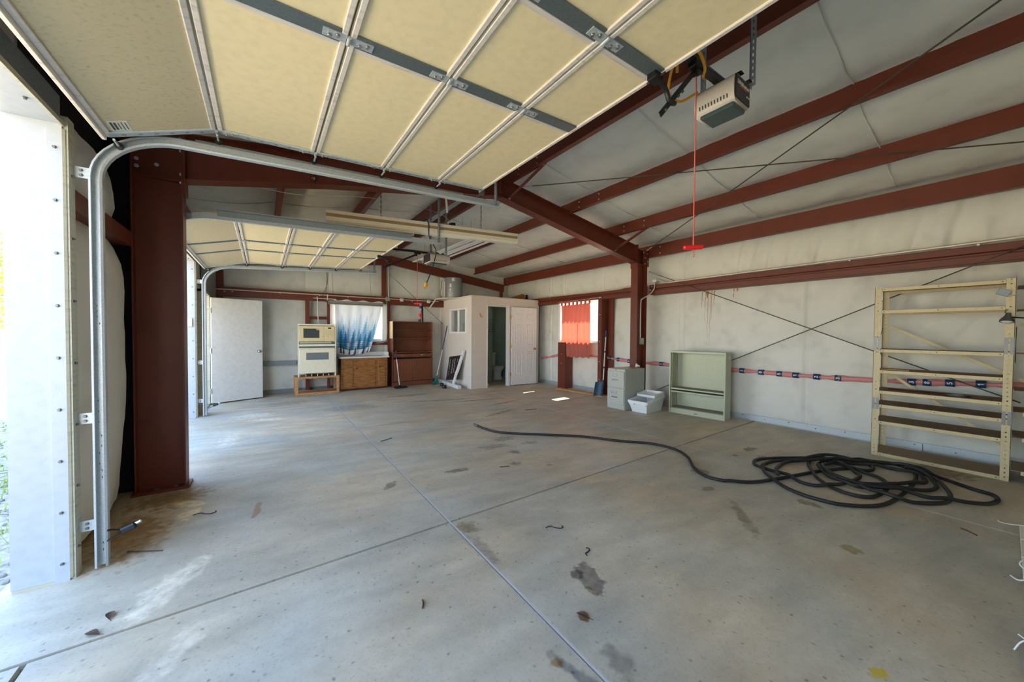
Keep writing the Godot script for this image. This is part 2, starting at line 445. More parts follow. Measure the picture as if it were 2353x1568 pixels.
	for iz in h:
		var z := z0 + iz * sz
		for ix in w:
			var x := x0 + ix * sx
			var v := 1.01 + big.get_noise_2d(x, z) * 0.10 + mid.get_noise_2d(x * 0.8, z * 1.6) * 0.08 + fin.get_noise_2d(x, z) * 0.03 + st.get_noise_2d(x * 1.1 + z * 0.4, z * 5.5 - x * 1.2) * 0.055
			var pit := speck.get_noise_2d(x, z)
			if pit > 0.80: v *= 1.0 - minf((pit - 0.80) * 2.0, 0.3)
			var c := Vector3(v * 0.75, v * 0.712, v * 0.63)
			var warm := st.get_noise_2d(x * 0.7 + 9.0, z * 0.7)
			c.x *= 1.0 + warm * 0.06; c.z *= 1.0 - warm * 0.07
			var id := iz * w + ix
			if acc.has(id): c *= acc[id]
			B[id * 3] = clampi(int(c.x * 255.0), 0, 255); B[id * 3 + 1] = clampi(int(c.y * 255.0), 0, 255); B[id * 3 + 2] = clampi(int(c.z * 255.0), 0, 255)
	var im := Image.create_from_data(w, h, false, Image.FORMAT_RGB8, B); im.generate_mipmaps()
	var m := mat(Color.WHITE, 0.5, 0.0, {"tex": ImageTexture.create_from_image(im), "uv": true})
	m.roughness_texture = ntex(36, 0.02, [gr(0.62), gr(0.8), gr(1.0)])
	m.roughness = 0.72
	m.detail_enabled = true; m.detail_blend_mode = BaseMaterial3D.BLEND_MODE_MUL; m.detail_uv_layer = BaseMaterial3D.DETAIL_UV_2
	m.detail_albedo = ntex(37, 0.11, [gr(0.80), gr(0.97), gr(1.0), gr(1.0), gr(1.0)], 512, 3)
	m.uv2_scale = Vector3(1, 1, 1)
	M.floor = m

func make_forest_material():
	# the dye printed on the curtain cloth over the sink: pale cloth above, rows of blue fir trees towards the hem
	var w := 384; var h := 512
	var im := Image.create(w, h, false, Image.FORMAT_RGB8)
	im.fill(Color(0.92, 0.93, 0.95))
	var r := RandomNumberGenerator.new(); r.seed = 12
	for row in 4:
		var cnt: int = [11, 8, 6, 6][row]
		var col: Color = [Color(0.76, 0.85, 0.90), Color(0.40, 0.64, 0.78), Color(0.10, 0.42, 0.58), Color(0.03, 0.09, 0.15)][row]
		for k in cnt:
			var cx := int((k + 0.2 + r.randf() * 0.6) / cnt * w)
			var base: int = int(h * [0.66, 0.78, 0.90, 1.0][row]) + r.randi_range(-14, 10)
			var hh: int = int(h * [0.42, 0.36, 0.34, 0.20][row] * r.randf_range(0.6, 1.1))
			for yy in hh:
				var t := float(yy) / hh
				var tier := fmod(t * 8.0, 1.0)
				var wd: float = 1.0 + hh * 0.27 * t * (0.45 + 0.55 * tier)
				for xx in range(int(-wd), int(wd) + 1):
					if absf(xx) > wd * 0.5 and r.randf() < 0.35: continue
					var px := cx + xx; var py := base - hh + yy
					if px >= 0 and px < w and py >= 0 and py < h:
						im.set_pixel(px, py, im.get_pixel(px, py).lerp(col, 0.85))
	im.generate_mipmaps()
	M.forest = mat(Color.WHITE, 0.85, 0.0, {"tex": ImageTexture.create_from_image(im), "uv": true, "back": Color(0.5, 0.53, 0.56)})

# ---------------------------------------------------------------- the shell
func y_roof(x: float) -> float: return 3.735 - 0.158 * absf(x - 2.7)

func slab(par: Node, x0: float, x1: float, z0: float, z1: float):
	var s := ns()
	var c := 0.002
	var a := [V(x0, -0.03, z0), V(x1, -0.03, z0), V(x1, -0.03, z1), V(x0, -0.03, z1)]
	var t := [V(x0 + c, 0, z0 + c), V(x1 - c, 0, z0 + c), V(x1 - c, 0, z1 - c), V(x0 + c, 0, z1 - c)]
	var f := [[t[0], t[1], t[2], t[3]]]
	for i in 4: f.append([a[i], a[(i + 1) % 4], t[(i + 1) % 4], t[i]])
	for q in f:
		for k in [0, 1, 2, 0, 2, 3]:
			s.set_uv(Vector2((q[k].x + 1.3) / 8.0, (q[k].z + 9.6) / 11.0)); s.set_uv2(Vector2(q[k].x, q[k].z) * 0.9); s.add_vertex(q[k])
	part(par, "slab", s, M.floor)

func build_shell():
	var f := struct("floor", "stained grey concrete floor in large slabs with sawn joints")
	var g := 0.008
	slab(f, -1.12, -0.8 - g, -2.29 + g, 1.3)
	slab(f, -0.8 + g, 1.09 - g, -2.29 + g, 1.3)
	slab(f, 1.09 + g, 4.23 - g, -2.29 + g, 1.3)
	slab(f, 4.23 + g, 6.62, -2.29 + g, 1.3)
	slab(f, -1.12, 1.09 - g, -9.6, -2.29 - g)
	slab(f, 1.09 + g, 4.23 - g, -5.28 + g, -2.29 - g)
	slab(f, 4.23 + g, 6.62, -5.28 + g, -2.29 - g)
	slab(f, 1.09 + g, 4.23 - g, -9.6, -5.28 - g)
	slab(f, 4.23 + g, 6.62, -9.6, -5.28 - g)
	var s := ns(); bx(s, V(-1.12, -0.3, -9.6), V(6.62, -0.028, 1.3)); part(f, "foundation", s, M.groove)
	for q in [[1.093, -9.4, 1.2, 0.005], [4.233, -5.28, 1.2, 0.005]]:
		s = ns(); bx(s, V(q[0] - q[3], -0.028, q[1]), V(q[0] + q[3], -0.001, q[2])); part(f, "joint_filler", s, M.sealant)

	# roof: a deck above, vinyl-faced insulation in strips below it
	var c := struct("ceiling", "white vinyl faced insulation sagging in strips between red purlins")
	s = ns()
	extr(s, P2([-1.3, y_roof(-1.3) + 0.06, 2.7, 3.795, 6.7, y_roof(6.7) + 0.06, 6.7, y_roof(6.7) + 0.16, 2.7, 3.895, -1.3, y_roof(-1.3) + 0.16]), along_z(-9.55), 10.95)
	part(c, "roof_deck", s, M.white_steel)
	var seams := [1.2, 0.6, -0.8, -2.2, -3.6, -5.0, -6.4, -7.8, -9.4]
	var pur := [[-0.85, 0.17, 1.31, 2.5, 2.7], [2.7, 2.9, 4.09, 5.22, 6.25]]
	for side in 2:
		for k in seams.size() - 1:
			var z1: float = seams[k]; var z0: float = seams[k + 1]
			var xa: float = -1.05 if side == 0 else 2.7
			var xb: float = 2.7 if side == 0 else 6.45
			var pr: Array = pur[side]
			s = ns()
			fn = func(u: float, v: float):
				var x := lerpf(xa, xb, u)
				var z := lerpf(z0, z1, v)
				var sag := 0.0
				for i in pr.size() - 1:
					if x >= pr[i] and x <= pr[i + 1]:
						var w: float = pr[i + 1] - pr[i]
						sag = minf(0.075, w * 0.07) * pow(sin(PI * (x - pr[i]) / w), 0.6)
				var e := minf(v, 1.0 - v) * (z1 - z0)
				var pin := exp(-e / 0.035)
				var y := y_roof(x) - 0.004 - sag * (0.9 + 0.25 * wob.get_noise_2d(x * 0.7, z * 0.7)) * (1.0 - 0.22 * pin)
				y += wob.get_noise_2d(x * 1.6 + 40.0 * side, z * 5.0) * 0.016 * clampf(sag * 30.0, 0.0, 1.0)
				y -= 0.014 * exp(-pow((e - 0.05) / 0.02, 2.0)) * clampf(sag * 30.0, 0.0, 1.0)
				return Vector3(x, y, z)
			sheet(s, 64, 18, fn, false, Vector3.DOWN)
			part(c, "insulation_strip", s, M.vinyl)
			if k > 0:   # the stapled tab that closes each seam
				s = ns()
				fn = func(u: float, v: float):
					var x := lerpf(xa + 0.25, xb - 0.2, u)
					var sag := 0.0
					for i in pr.size() - 1:
						if x >= pr[i] and x <= pr[i + 1]:
							var w: float = pr[i + 1] - pr[i]
							sag = minf(0.075, w * 0.07) * pow(sin(PI * (x - pr[i]) / w), 0.6)
					return Vector3(x, y_roof(x) - 0.006 - sag * 0.8 - 0.022 * clampf(sag * 40.0, 0.0, 1.0) * (0.6 + 0.5 * wob.get_noise_1d(x * 6.0)) * v, z1 + 0.012 * v + 0.01 * wob.get_noise_1d(x * 3.0 + k))
				sheet(s, 40, 2, fn, false, Vector3.FORWARD)
				part(c, "seam_tab", s, M.vinyl)

	# outer skins, one solid sheet metal wall a side, with the openings left out
	var wr := struct("wall_right", "pale vinyl insulated long wall behind red girts")
	for q in [[V(6.50, 0, -9.55), V(6.58, 3.2, -6.65)], [V(6.50, 0, -5.38), V(6.58, 3.2, 1.3)], [V(6.50, 0, -6.65), V(6.58, 1.2, -5.38)], [V(6.50, 2.2, -6.65), V(6.58, 3.2, -5.38)]]:
		s = ns(); bx(s, q[0], q[1]); part(wr, "wall_skin", s, M.white_steel)
	var zs := [1.15, 0.16, -1.67, -3.5, -5.38, -6.65, -7.16, -9.3]
	for k in zs.size() - 1:
		var zz1: float = zs[k]; var zz0: float = zs[k + 1]
		var win: bool = k == 4
		for seg in ([[0.0, 1.19], [2.21, 3.12]] if win else [[0.0, 2.2], [2.2, 3.12]]):
			s = ns()
			var nzz := maxi(8, int((zz1 - zz0) * 44.0))
			fn = func(u: float, v: float):
				var z := lerpf(zz0, zz1, u)
				var y := lerpf(seg[0], seg[1], v)
				return Vector3(face_right(z, y, minf(u, 1.0 - u) * (zz1 - zz0)), y, z)
			sheet(s, nzz, int((seg[1] - seg[0]) * 22.0), fn, false, Vector3.LEFT)
			part(wr, "insulation_strip", s, M.vinyl)
	s = ns(); bx(s, V(6.40, 0, -9.3), V(6.405, 0.085, -0.55)); bx(s, V(6.36, 0, -9.3), V(6.40, 0.005, -0.55)); part(wr, "base_angle", s, M.galv)
	s = ns(); bx(s, V(6.395, 0, -0.54), V(6.40, 0.095, 1.1)); part(wr, "base_angle", s, M.galv)
	s = ns()
	for k in 22: cyl(s, V(6.395, 0.045 + 0.02 * (k % 2), -0.3 - k * 0.31), V(6.388, 0.045 + 0.02 * (k % 2), -0.3 - k * 0.31), 0.008, 0.006, 8)
	part(wr, "anchor_screws", s, M.bare).set_meta("kind", "stuff")
	# the rust run below the girt
	for q in [[-2.99, 2.14, 0.035, 0.62], [-3.05, 2.14, 0.03, 0.22], [-2.93, 2.14, 0.02, 0.9], [-2.62, 2.14, 0.035, 0.16]]:
		pass

	var wb := struct("wall_back", "pale vinyl insulated end wall with red posts and girt")
	for q in [[V(-1.15, 0, -9.5), V(1.28, 3.9, -9.42)], [V(2.56, 0, -9.5), V(6.6, 3.9, -9.42)], [V(1.28, 0, -9.5), V(2.56, 1.15, -9.42)], [V(1.28, 2.08, -9.5), V(2.56, 3.9, -9.42)]]:
		s = ns(); bx(s, q[0], q[1]); part(wb, "wall_skin", s, M.white_steel)
	for q in [[-1.0, 0.8], [0.8, 1.28], [1.28, 2.56], [2.56, 4.1], [4.1, 6.45]]:
		for seg in ([[0.0, 1.15], [2.08, 3.7]] if q[0] == 1.28 else [[0.0, 2.1], [2.1, 3.7]]):
			s = ns()
			fn = func(u: float, v: float):
				var x := lerpf(q[0], q[1], u)
				var y: float = lerpf(seg[0], seg[1], v)
				var b := 0.05 * pow(maxf(sin(PI * clampf(y / 2.1, 0.0, 1.0)), 0.0), 0.5) if y < 2.1 else 0.05 * pow(maxf(sin(PI * clampf((y - 2.1) / 1.2, 0.0, 1.0)), 0.0), 0.5)
				b += 0.012 * wob.get_noise_2d(x * 2.2 + y * 1.2, y * 1.4 - x) - 0.02 * exp(-minf(u, 1.0 - u) * (q[1] - q[0]) / 0.04)
				return Vector3(x, minf(y, y_roof(x) - 0.01), -9.33 + b)
			sheet(s, maxi(8, int((q[1] - q[0]) * 22.0)), int((seg[1] - seg[0]) * 20.0), fn, false, Vector3.BACK)
			part(wb, "insulation_strip", s, M.vinyl)
	s = ns(); bx(s, V(-1.0, 0, -9.30), V(4.1, 0.09, -9.295)); part(wb, "base_angle", s, M.galvdull)
	s = ns(); bx(s, V(-0.95, 0.615, -9.28), V(0.62, 0.72, -9.22)); part(wb, "grey_girt", s, M.galvdull)

	var wf := struct("wall_front", "end wall behind the viewer")
	s = ns(); bx(s, V(-1.15, 0, 1.15), V(6.6, 3.9, 1.25)); part(wf, "wall_skin", s, M.vinyl)

func face_right(z: float, y: float, e: float) -> float:   # how far in the vinyl of the long wall stands
	var up := y > 2.2
	var t := clampf((y - 2.3) / 0.62, 0.0, 1.0) if up else clampf(y / 2.15, 0.0, 1.0)
	var b := (0.07 if up else 0.05) * pow(maxf(sin(PI * t), 0.0), 0.45)
	var near := exp(-absf(y - 2.22) / 0.30)
	b += 0.030 * near * wob.get_noise_2d(z * 7.0 + y * 1.5, y * 0.8) + 0.007 * wob.get_noise_2d(z * 1.3, y * 1.3)
	if z > -1.6 and z < 0.3 and not up: b += 0.040 * pow(absf(wob.get_noise_2d(z * 1.5 - y * 0.9, 3.3)), 0.7) * smoothstep(0.6, 1.8, y)
	if up and z > -2.6 and z < 0.2: b += 0.034 * wob.get_noise_2d(z * 5.0 - y * 1.2, 8.0)
	b -= 0.018 * exp(-e / 0.03) - 0.014 * exp(-pow((e - 0.045) / 0.015, 2.0))
	return 6.455 - b

# ---------------------------------------------------------------- the red steel frame
func ibeam(t: Node3D, bot: Array, top: Array, z: float, fw: float, names := ["bottom_flange", "top_flange"]):   # web between two broken lines in the xy plane, flanges along them
	var w := PackedVector2Array()
	for p in bot: w.append(p)
	for i in range(top.size() - 1, -1, -1): w.append(top[i])
	var s := ns(); extr(s, w, along_z(z - 0.003), 0.006); part(t, "web", s, M.red)
	for k in 2:
		var ln: Array = bot if k == 0 else top
		for i in ln.size() - 1:
			s = ns()
			var a := V(ln[i].x, ln[i].y, z); var e := V(ln[i + 1].x, ln[i + 1].y, z)
			bar(s, a, e, fw, 0.009, V(0, 1, 0) if absf(e.x - a.x) > absf(e.y - a.y) else V(1, 0, 0))
			part(t, names[k], s, M.red)

func bolts(t: Node3D, pts: Array, d: Vector3, m: Material, r := 0.011, n := "bolt"):
	var s0 := ns(); lathe(s0, [[0, 0], [r * 1.5, 0], [r * 1.5, 0.002], [r, 0.003], [r, 0.010], [0, 0.010]], 6, frame(Vector3.ZERO, d))
	var me := mesh_of(s0)
	for p in pts: share(t, n, me, m, Transform3D(Basis(), p))

func zprofile(x: float, y: float, h: float, f: float, lip: float, dir: float) -> PackedVector2Array:   # Z section: web at x from y to y+h
	var t := 0.004
	var d := dir
	return P2([x, y, x - d * f, y, x - d * f, y + lip, x - d * (f - t), y + lip, x - d * (f - t), y + t, x - t * d * 0.0, y + t, x, y + h, x + d * f, y + h, x + d * f, y + h - lip, x + d * (f - t), y + h - lip, x + d * (f - t), y + h - t, x + t * d, y + h - t, x + t * d, y])

func build_frame():
	var z := -4.175
	var t := thing("steel_column", "dark red tapered steel column standing between the two overhead doors", "column", V(0, 0, 0))
	ibeam(t, [Vector2(-0.555, 0.02), Vector2(-0.555, 3.12)], [Vector2(-0.858, 0.02), Vector2(-0.858, 3.02)], z, 0.15, ["inner_flange", "outer_flange"])
	var s := ns(); bbox(s, V(-0.705, 0.010, z), V(0.36, 0.02, 0.19), 0.003); part(t, "base_plate", s, M.red)
	s = ns(); bx(s, V(-0.85, 2.635, z), V(-0.56, 2.645, z + 0.07)); part(t, "stiffener", s, M.red)
	s = ns(); bbox(s, V(-0.542, 2.84, z), V(0.014, 0.60, 0.16), 0.002); part(t, "end_plate", s, M.red)
	bolts(t, [V(-0.62, 0.02, z + 0.05), V(-0.74, 0.02, z + 0.05)], Vector3.UP, M.bare, 0.013, "anchor_bolt")
	bolts(t, [V(-0.562, 2.70, z + 0.06), V(-0.562, 2.63, z + 0.06), V(-0.562, 2.90, z + 0.06), V(-0.562, 3.0, z + 0.06)], Vector3.LEFT, M.galv)
	bolts(t, [V(-0.84, 2.78, z + 0.005), V(-0.84, 2.72, z + 0.005), V(-0.72, 2.76, z + 0.005)], Vector3.BACK, M.galv)

	t = thing("steel_column", "red tapered steel column on the insulated long wall beside the filing cabinet", "column")
	ibeam(t, [Vector2(5.855, 0.02), Vector2(5.855, 3.05)], [Vector2(6.15, 0.02), Vector2(6.15, 3.0)], z, 0.15, ["inner_flange", "outer_flange"])
	s = ns(); bbox(s, V(6.0, 0.010, z), V(0.36, 0.02, 0.19), 0.003); part(t, "base_plate", s, M.red)
	s = ns(); bbox(s, V(5.843, 2.86, z), V(0.014, 0.44, 0.16), 0.002); part(t, "end_plate", s, M.red)
	s = ns(); bx(s, V(5.86, 2.72, z), V(6.14, 2.73, z + 0.07)); part(t, "stiffener", s, M.red)
	s = ns(); bx(s, V(6.05, 2.70, z + 0.04), V(6.24, 3.02, z + 0.05)); part(t, "girt_clip", s, M.red)
	bolts(t, [V(6.02, 2.95, z + 0.08), V(6.10, 2.86, z + 0.06), V(6.18, 2.95, z + 0.06), V(6.18, 2.80, z + 0.06), V(6.10, 2.75, z + 0.06)], Vector3.BACK, M.galv)

	t = thing("rafter_beam", "red tapered rafter rising from the dark column to the ridge over the doors", "beam")
	ibeam(t, [Vector2(-0.535, 2.665), Vector2(0.585, 2.90), Vector2(2.69, 3.272)], [Vector2(-0.535, 3.05), Vector2(2.69, 3.53)], z, 0.15)
	for x in [0.42, 2.45]:
		s = ns(); bx(s, V(x, 2.84 + (x - 0.42) * 0.19, z), V(x + 0.008, 3.16 + (x - 0.42) * 0.15, z + 0.07)); part(t, "stiffener", s, M.red)
	bolts(t, [V(0.43, 2.93, z + 0.05)], Vector3.BACK, M.galv)
	s = ns(); bbox(s, V(2.692, 3.40, z), V(0.012, 0.32, 0.16), 0.002); part(t, "end_plate", s, M.red)
	t = thing("rafter_beam", "red tapered rafter falling from the ridge to the long wall column", "beam")
	ibeam(t, [Vector2(2.71, 3.272), Vector2(5.835, 2.735)], [Vector2(2.71, 3.53), Vector2(5.835, 3.045)], z, 0.15)
	s = ns(); bbox(s, V(2.707, 3.40, z), V(0.012, 0.32, 0.16), 0.002); part(t, "end_plate", s, M.red)
	bolts(t, [V(2.72, 3.46, z + 0.05), V(2.72, 3.33, z + 0.05)], Vector3.RIGHT, M.galv)
	for q in [[V(2.85, 3.27, z + 0.06), V(2.92, 3.52, z + 0.75)], [V(5.18, 2.88, z + 0.06), V(5.24, 3.16, z + 0.72)]]:
		var b := thing("fly_brace", ["red angle brace from the ridge purlin down to the rafter", "red angle brace from the third purlin down to the rafter"][int(q[0].x > 4.0)], "brace")
		s = ns(); bar(s, q[0], q[1], 0.045, 0.005); part(b, "angle", s, M.red)
		s = ns(); bar(s, q[0] + V(0.022, 0.02, 0), q[1] + V(0.022, 0.02, 0), 0.005, 0.045); part(b, "angle_leg", s, M.red)
		bolts(b, [q[0] + V(0, -0.005, 0.02), q[1] + V(0, -0.005, -0.02)], Vector3.DOWN, M.galv)

	# purlins along the building, each a Z section
	var where := ["second from the ridge over the doors", "third from the ridge over the doors", "just left of the ridge", "just right of the ridge", "second from the ridge towards the long wall", "third from the ridge towards the long wall"]
	var px := [1.31, 0.17, 2.5, 2.9, 4.09, 5.22]
	for i in 6:
		var x: float = px[i]
		var dir := 1.0 if x > 2.7 else -1.0
		var yb := y_roof(x) - 0.205
		t = thing("roof_purlin", "long red roof purlin, " + where[i], "beam")
		s = ns(); extr(s, zprofile(x, yb, 0.2, 0.06, 0.018, dir), along_z(-9.3), 10.4); part(t, "section", s, M.red)
		bolts(t, [V(x - 0.002 * dir, yb + 0.06, -3.55), V(x - 0.002 * dir, yb + 0.14, -3.55), V(x - 0.002 * dir, yb + 0.06, -4.35), V(x - 0.002 * dir, yb + 0.14, -4.35), V(x - 0.002 * dir, yb + 0.06, -3.95), V(x - 0.002 * dir, yb + 0.14, -3.95)], V(-dir, 0, 0), M.galv, 0.008)
	for i in 2:
		var x: float = [6.26, -0.86][i]
		var d: float = [1.0, -1.0][i]
		t = thing("eave_strut", ["red eave strut along the top of the insulated long wall", "red eave strut along the top of the door wall"][i], "beam")
		s = ns(); extr(s, P2([x, 2.89, x + d * 0.07, 2.89, x + d * 0.07, 2.895, x + d * 0.005, 2.895, x + d * 0.005, 3.115, x + d * 0.07, 3.10, x + d * 0.07, 3.105, x, 3.12]), along_z(-9.3), 10.4); part(t, "section", s, M.red)
		if i == 0: bolts(t, [V(x - 0.002, 2.94, -3.9), V(x - 0.002, 3.06, -3.9), V(x - 0.002, 2.94, -9.1), V(x - 0.002, 3.04, -9.1)], Vector3.LEFT, M.galv, 0.010)

	# end wall rafters, posts and corner columns
	for i in 2:
		t = thing("end_rafter", ["red channel rafter along the top of the end wall over the bathroom", "red channel rafter along the top of the end wall over the white door"][i], "beam")
		var xa: float = [2.7, -0.80][i]; var xb: float = [6.15, 2.7][i]
		var ya := 3.10 - 0.128 * absf(xa - 2.7); var yb2 := 3.10 - 0.128 * absf(xb - 2.7)
		s = ns(); extr(s, P2([xa, ya, xb, yb2, xb, yb2 + 0.215, xa, ya + 0.215]), along_z(-9.115), 0.006); part(t, "web", s, M.red)
		s = ns(); bar(s, V(xa, ya, -9.15), V(xb, yb2, -9.15), 0.075, 0.006); part(t, "bottom_flange", s, M.red)
		s = ns(); bar(s, V(xa, ya + 0.215, -9.15), V(xb, yb2 + 0.215, -9.15), 0.075, 0.006); part(t, "top_flange", s, M.red)
	var posts := [[-0.70, 0.11, 0.0, 2.68, "red corner post behind the white door"], [0.82, 0.085, 0.0, 2.16, "red window jamb post behind the wall oven"], [2.50, 0.12, 2.28, 3.10, "red end wall post between the girt and the ridge"], [1.245, 0.06, 0.0, 2.1, "red window jamb on the oven side of the printed curtain"], [2.62, 0.06, 0.0, 2.1, "red window jamb behind the brown hutch"], [6.05, 0.12, 2.27, 2.80, "red corner post above the bathroom"]]
	for q in posts:
		t = thing("wall_post", q[4], "post")
		s = ns(); bx(s, V(q[0] - q[1] * 0.5, q[2], -9.12), V(q[0] + q[1] * 0.5, q[3], -9.114)); part(t, "face_flange", s, M.red)
		s = ns(); bx(s, V(q[0] + q[1] * 0.5 - 0.006, q[2], -9.28), V(q[0] + q[1] * 0.5, q[3], -9.12)); part(t, "web", s, M.red)
	t = thing("wall_girt", "long red girt across the end wall above the window", "beam")
	s = ns(); extr(s, P2([9.10, 2.08, 9.28, 2.08, 9.28, 2.085, 9.105, 2.085, 9.105, 2.255, 9.16, 2.26, 9.16, 2.265, 9.10, 2.265]), along_x(-0.72), 4.85); part(t, "channel", s, M.red)
	bolts(t, [V(-0.62, 2.17, -9.098), V(-0.50, 2.17, -9.098)], Vector3.BACK, M.galv, 0.009)
	t = thing("wall_girt", "short red rail between the posts above the wall oven", "beam")
	s = ns(); bx(s, V(0.86, 1.655, -9.2), V(1.22, 1.72, -9.15)); part(t, "channel", s, M.red)
	t = thing("wall_girt", "short red rail under the printed curtain beside the hutch", "beam")
	s = ns(); bx(s, V(1.28, 1.05, -9.2), V(2.60, 1.12, -9.15)); part(t, "channel", s, M.red)

	# long wall girts, either side of the column
	for q in [[-4.08, 1.1, "red girt along the long wall behind the metal shelving"], [-9.2, -4.27, "red girt along the long wall above the red curtain"]]:
		t = thing("wall_girt", q[2], "beam")
		s = ns(); extr(s, P2([6.40, 2.335, 6.205, 2.335, 6.20, 2.33, 6.20, 2.262, 6.205, 2.255, 6.26, 2.255, 6.26, 2.225, 6.205, 2.225, 6.20, 2.22, 6.20, 2.15, 6.205, 2.145, 6.40, 2.145]), along_z(q[0]), q[1] - q[0]); part(t, "section", s, M.red)
		bolts(t, [V(6.198, 2.19, q[1] - 0.06 if q[0] < -5.0 else q[0] + 0.06), V(6.198, 2.30, q[1] - 0.06 if q[0] < -5.0 else q[0] + 0.06)], Vector3.LEFT, M.galv, 0.008)

	# bracing rods
	var rods := [[V(6.19, 2.60, -4.09), V(6.23, 0.70, 0.1), "thin bracing rod running down the long wall towards the shelving"], [V(6.24, 0.22, -4.05), V(6.19, 2.66, 0.85), "thin bracing rod running up the long wall from the column foot"],
		[V(2.98, 3.45, -4.08), V(6.1, 3.02, 1.0), "thin roof bracing rod from the ridge towards the far corner"], [V(6.05, 2.98, -4.05), V(2.95, 3.48, 1.0), "thin roof bracing rod from the column top towards the ridge"],
		[V(2.62, 2.86, -9.1), V(4.1, 1.62, -9.12), "thin bracing rod falling across the end wall to the bathroom"]]
	for q in rods:
		t = thing("bracing_rod", q[2], "rod")
		s = ns(); cyl(s, q[0], q[1], 0.0065, -1.0, 8); part(t, "rod", s, M.rod)
		var d: Vector3 = (q[1] - q[0]).normalized()
		s = ns(); cyl(s, q[0] + d * 0.02, q[0] + d * 0.22, 0.011, -1.0, 8); part(t, "threaded_end", s, M.galv)

# ---------------------------------------------------------------- the wall with the overhead doors
func jamb(t: Node3D, z: float, dir: float):   # white steel trim round a door jamb; dir is towards the opening
	var s := ns(); bx(s, V(-1.062, 0.014, z), V(-0.915, 2.45, z + 0.004 * dir)); part(t, "face_panel", s, M.white_steel)
	s = ns(); bx(s, V(-0.915, 0.0, z), V(-0.862, 2.45, z + 0.012 * dir)); part(t, "raised_rib", s, M.white_steel)
	s = ns(); extr(s, P2([-0.862, z + 0.012 * dir, -0.852, z + 0.006 * dir, -0.848, z - 0.012 * dir, -0.856, z - 0.012 * dir, -0.862, z]), Transform3D(Basis(Vector3.RIGHT, Vector3.BACK, Vector3.DOWN), V(0, 2.43, 0)), 2.42); part(t, "rolled_edge", s, M.trim_edge)
	s = ns(); bx(s, V(-1.06, 0.0, z - 0.02 * dir), V(-0.85, 2.5, z)); part(t, "channel", s, M.trim_edge)
	s = ns(); bx(s, V(-0.852, 0.0, z - 0.075 * dir), V(-0.844, 2.5, z)); part(t, "channel_flange", s, M.trim_edge)
	var pts := []
	for k in 9: pts.append(V(-0.888, 0.10 + k * 0.278, z + 0.012 * dir))
	bolts(t, pts, V(0, 0, dir), M.bare, 0.006, "screw")
	pts = []
	for k in 7: pts.append(V(-0.844, 0.16 + k * 0.34, z - 0.035 * dir))
	bolts(t, pts, Vector3.RIGHT, M.bare, 0.006, "screw")

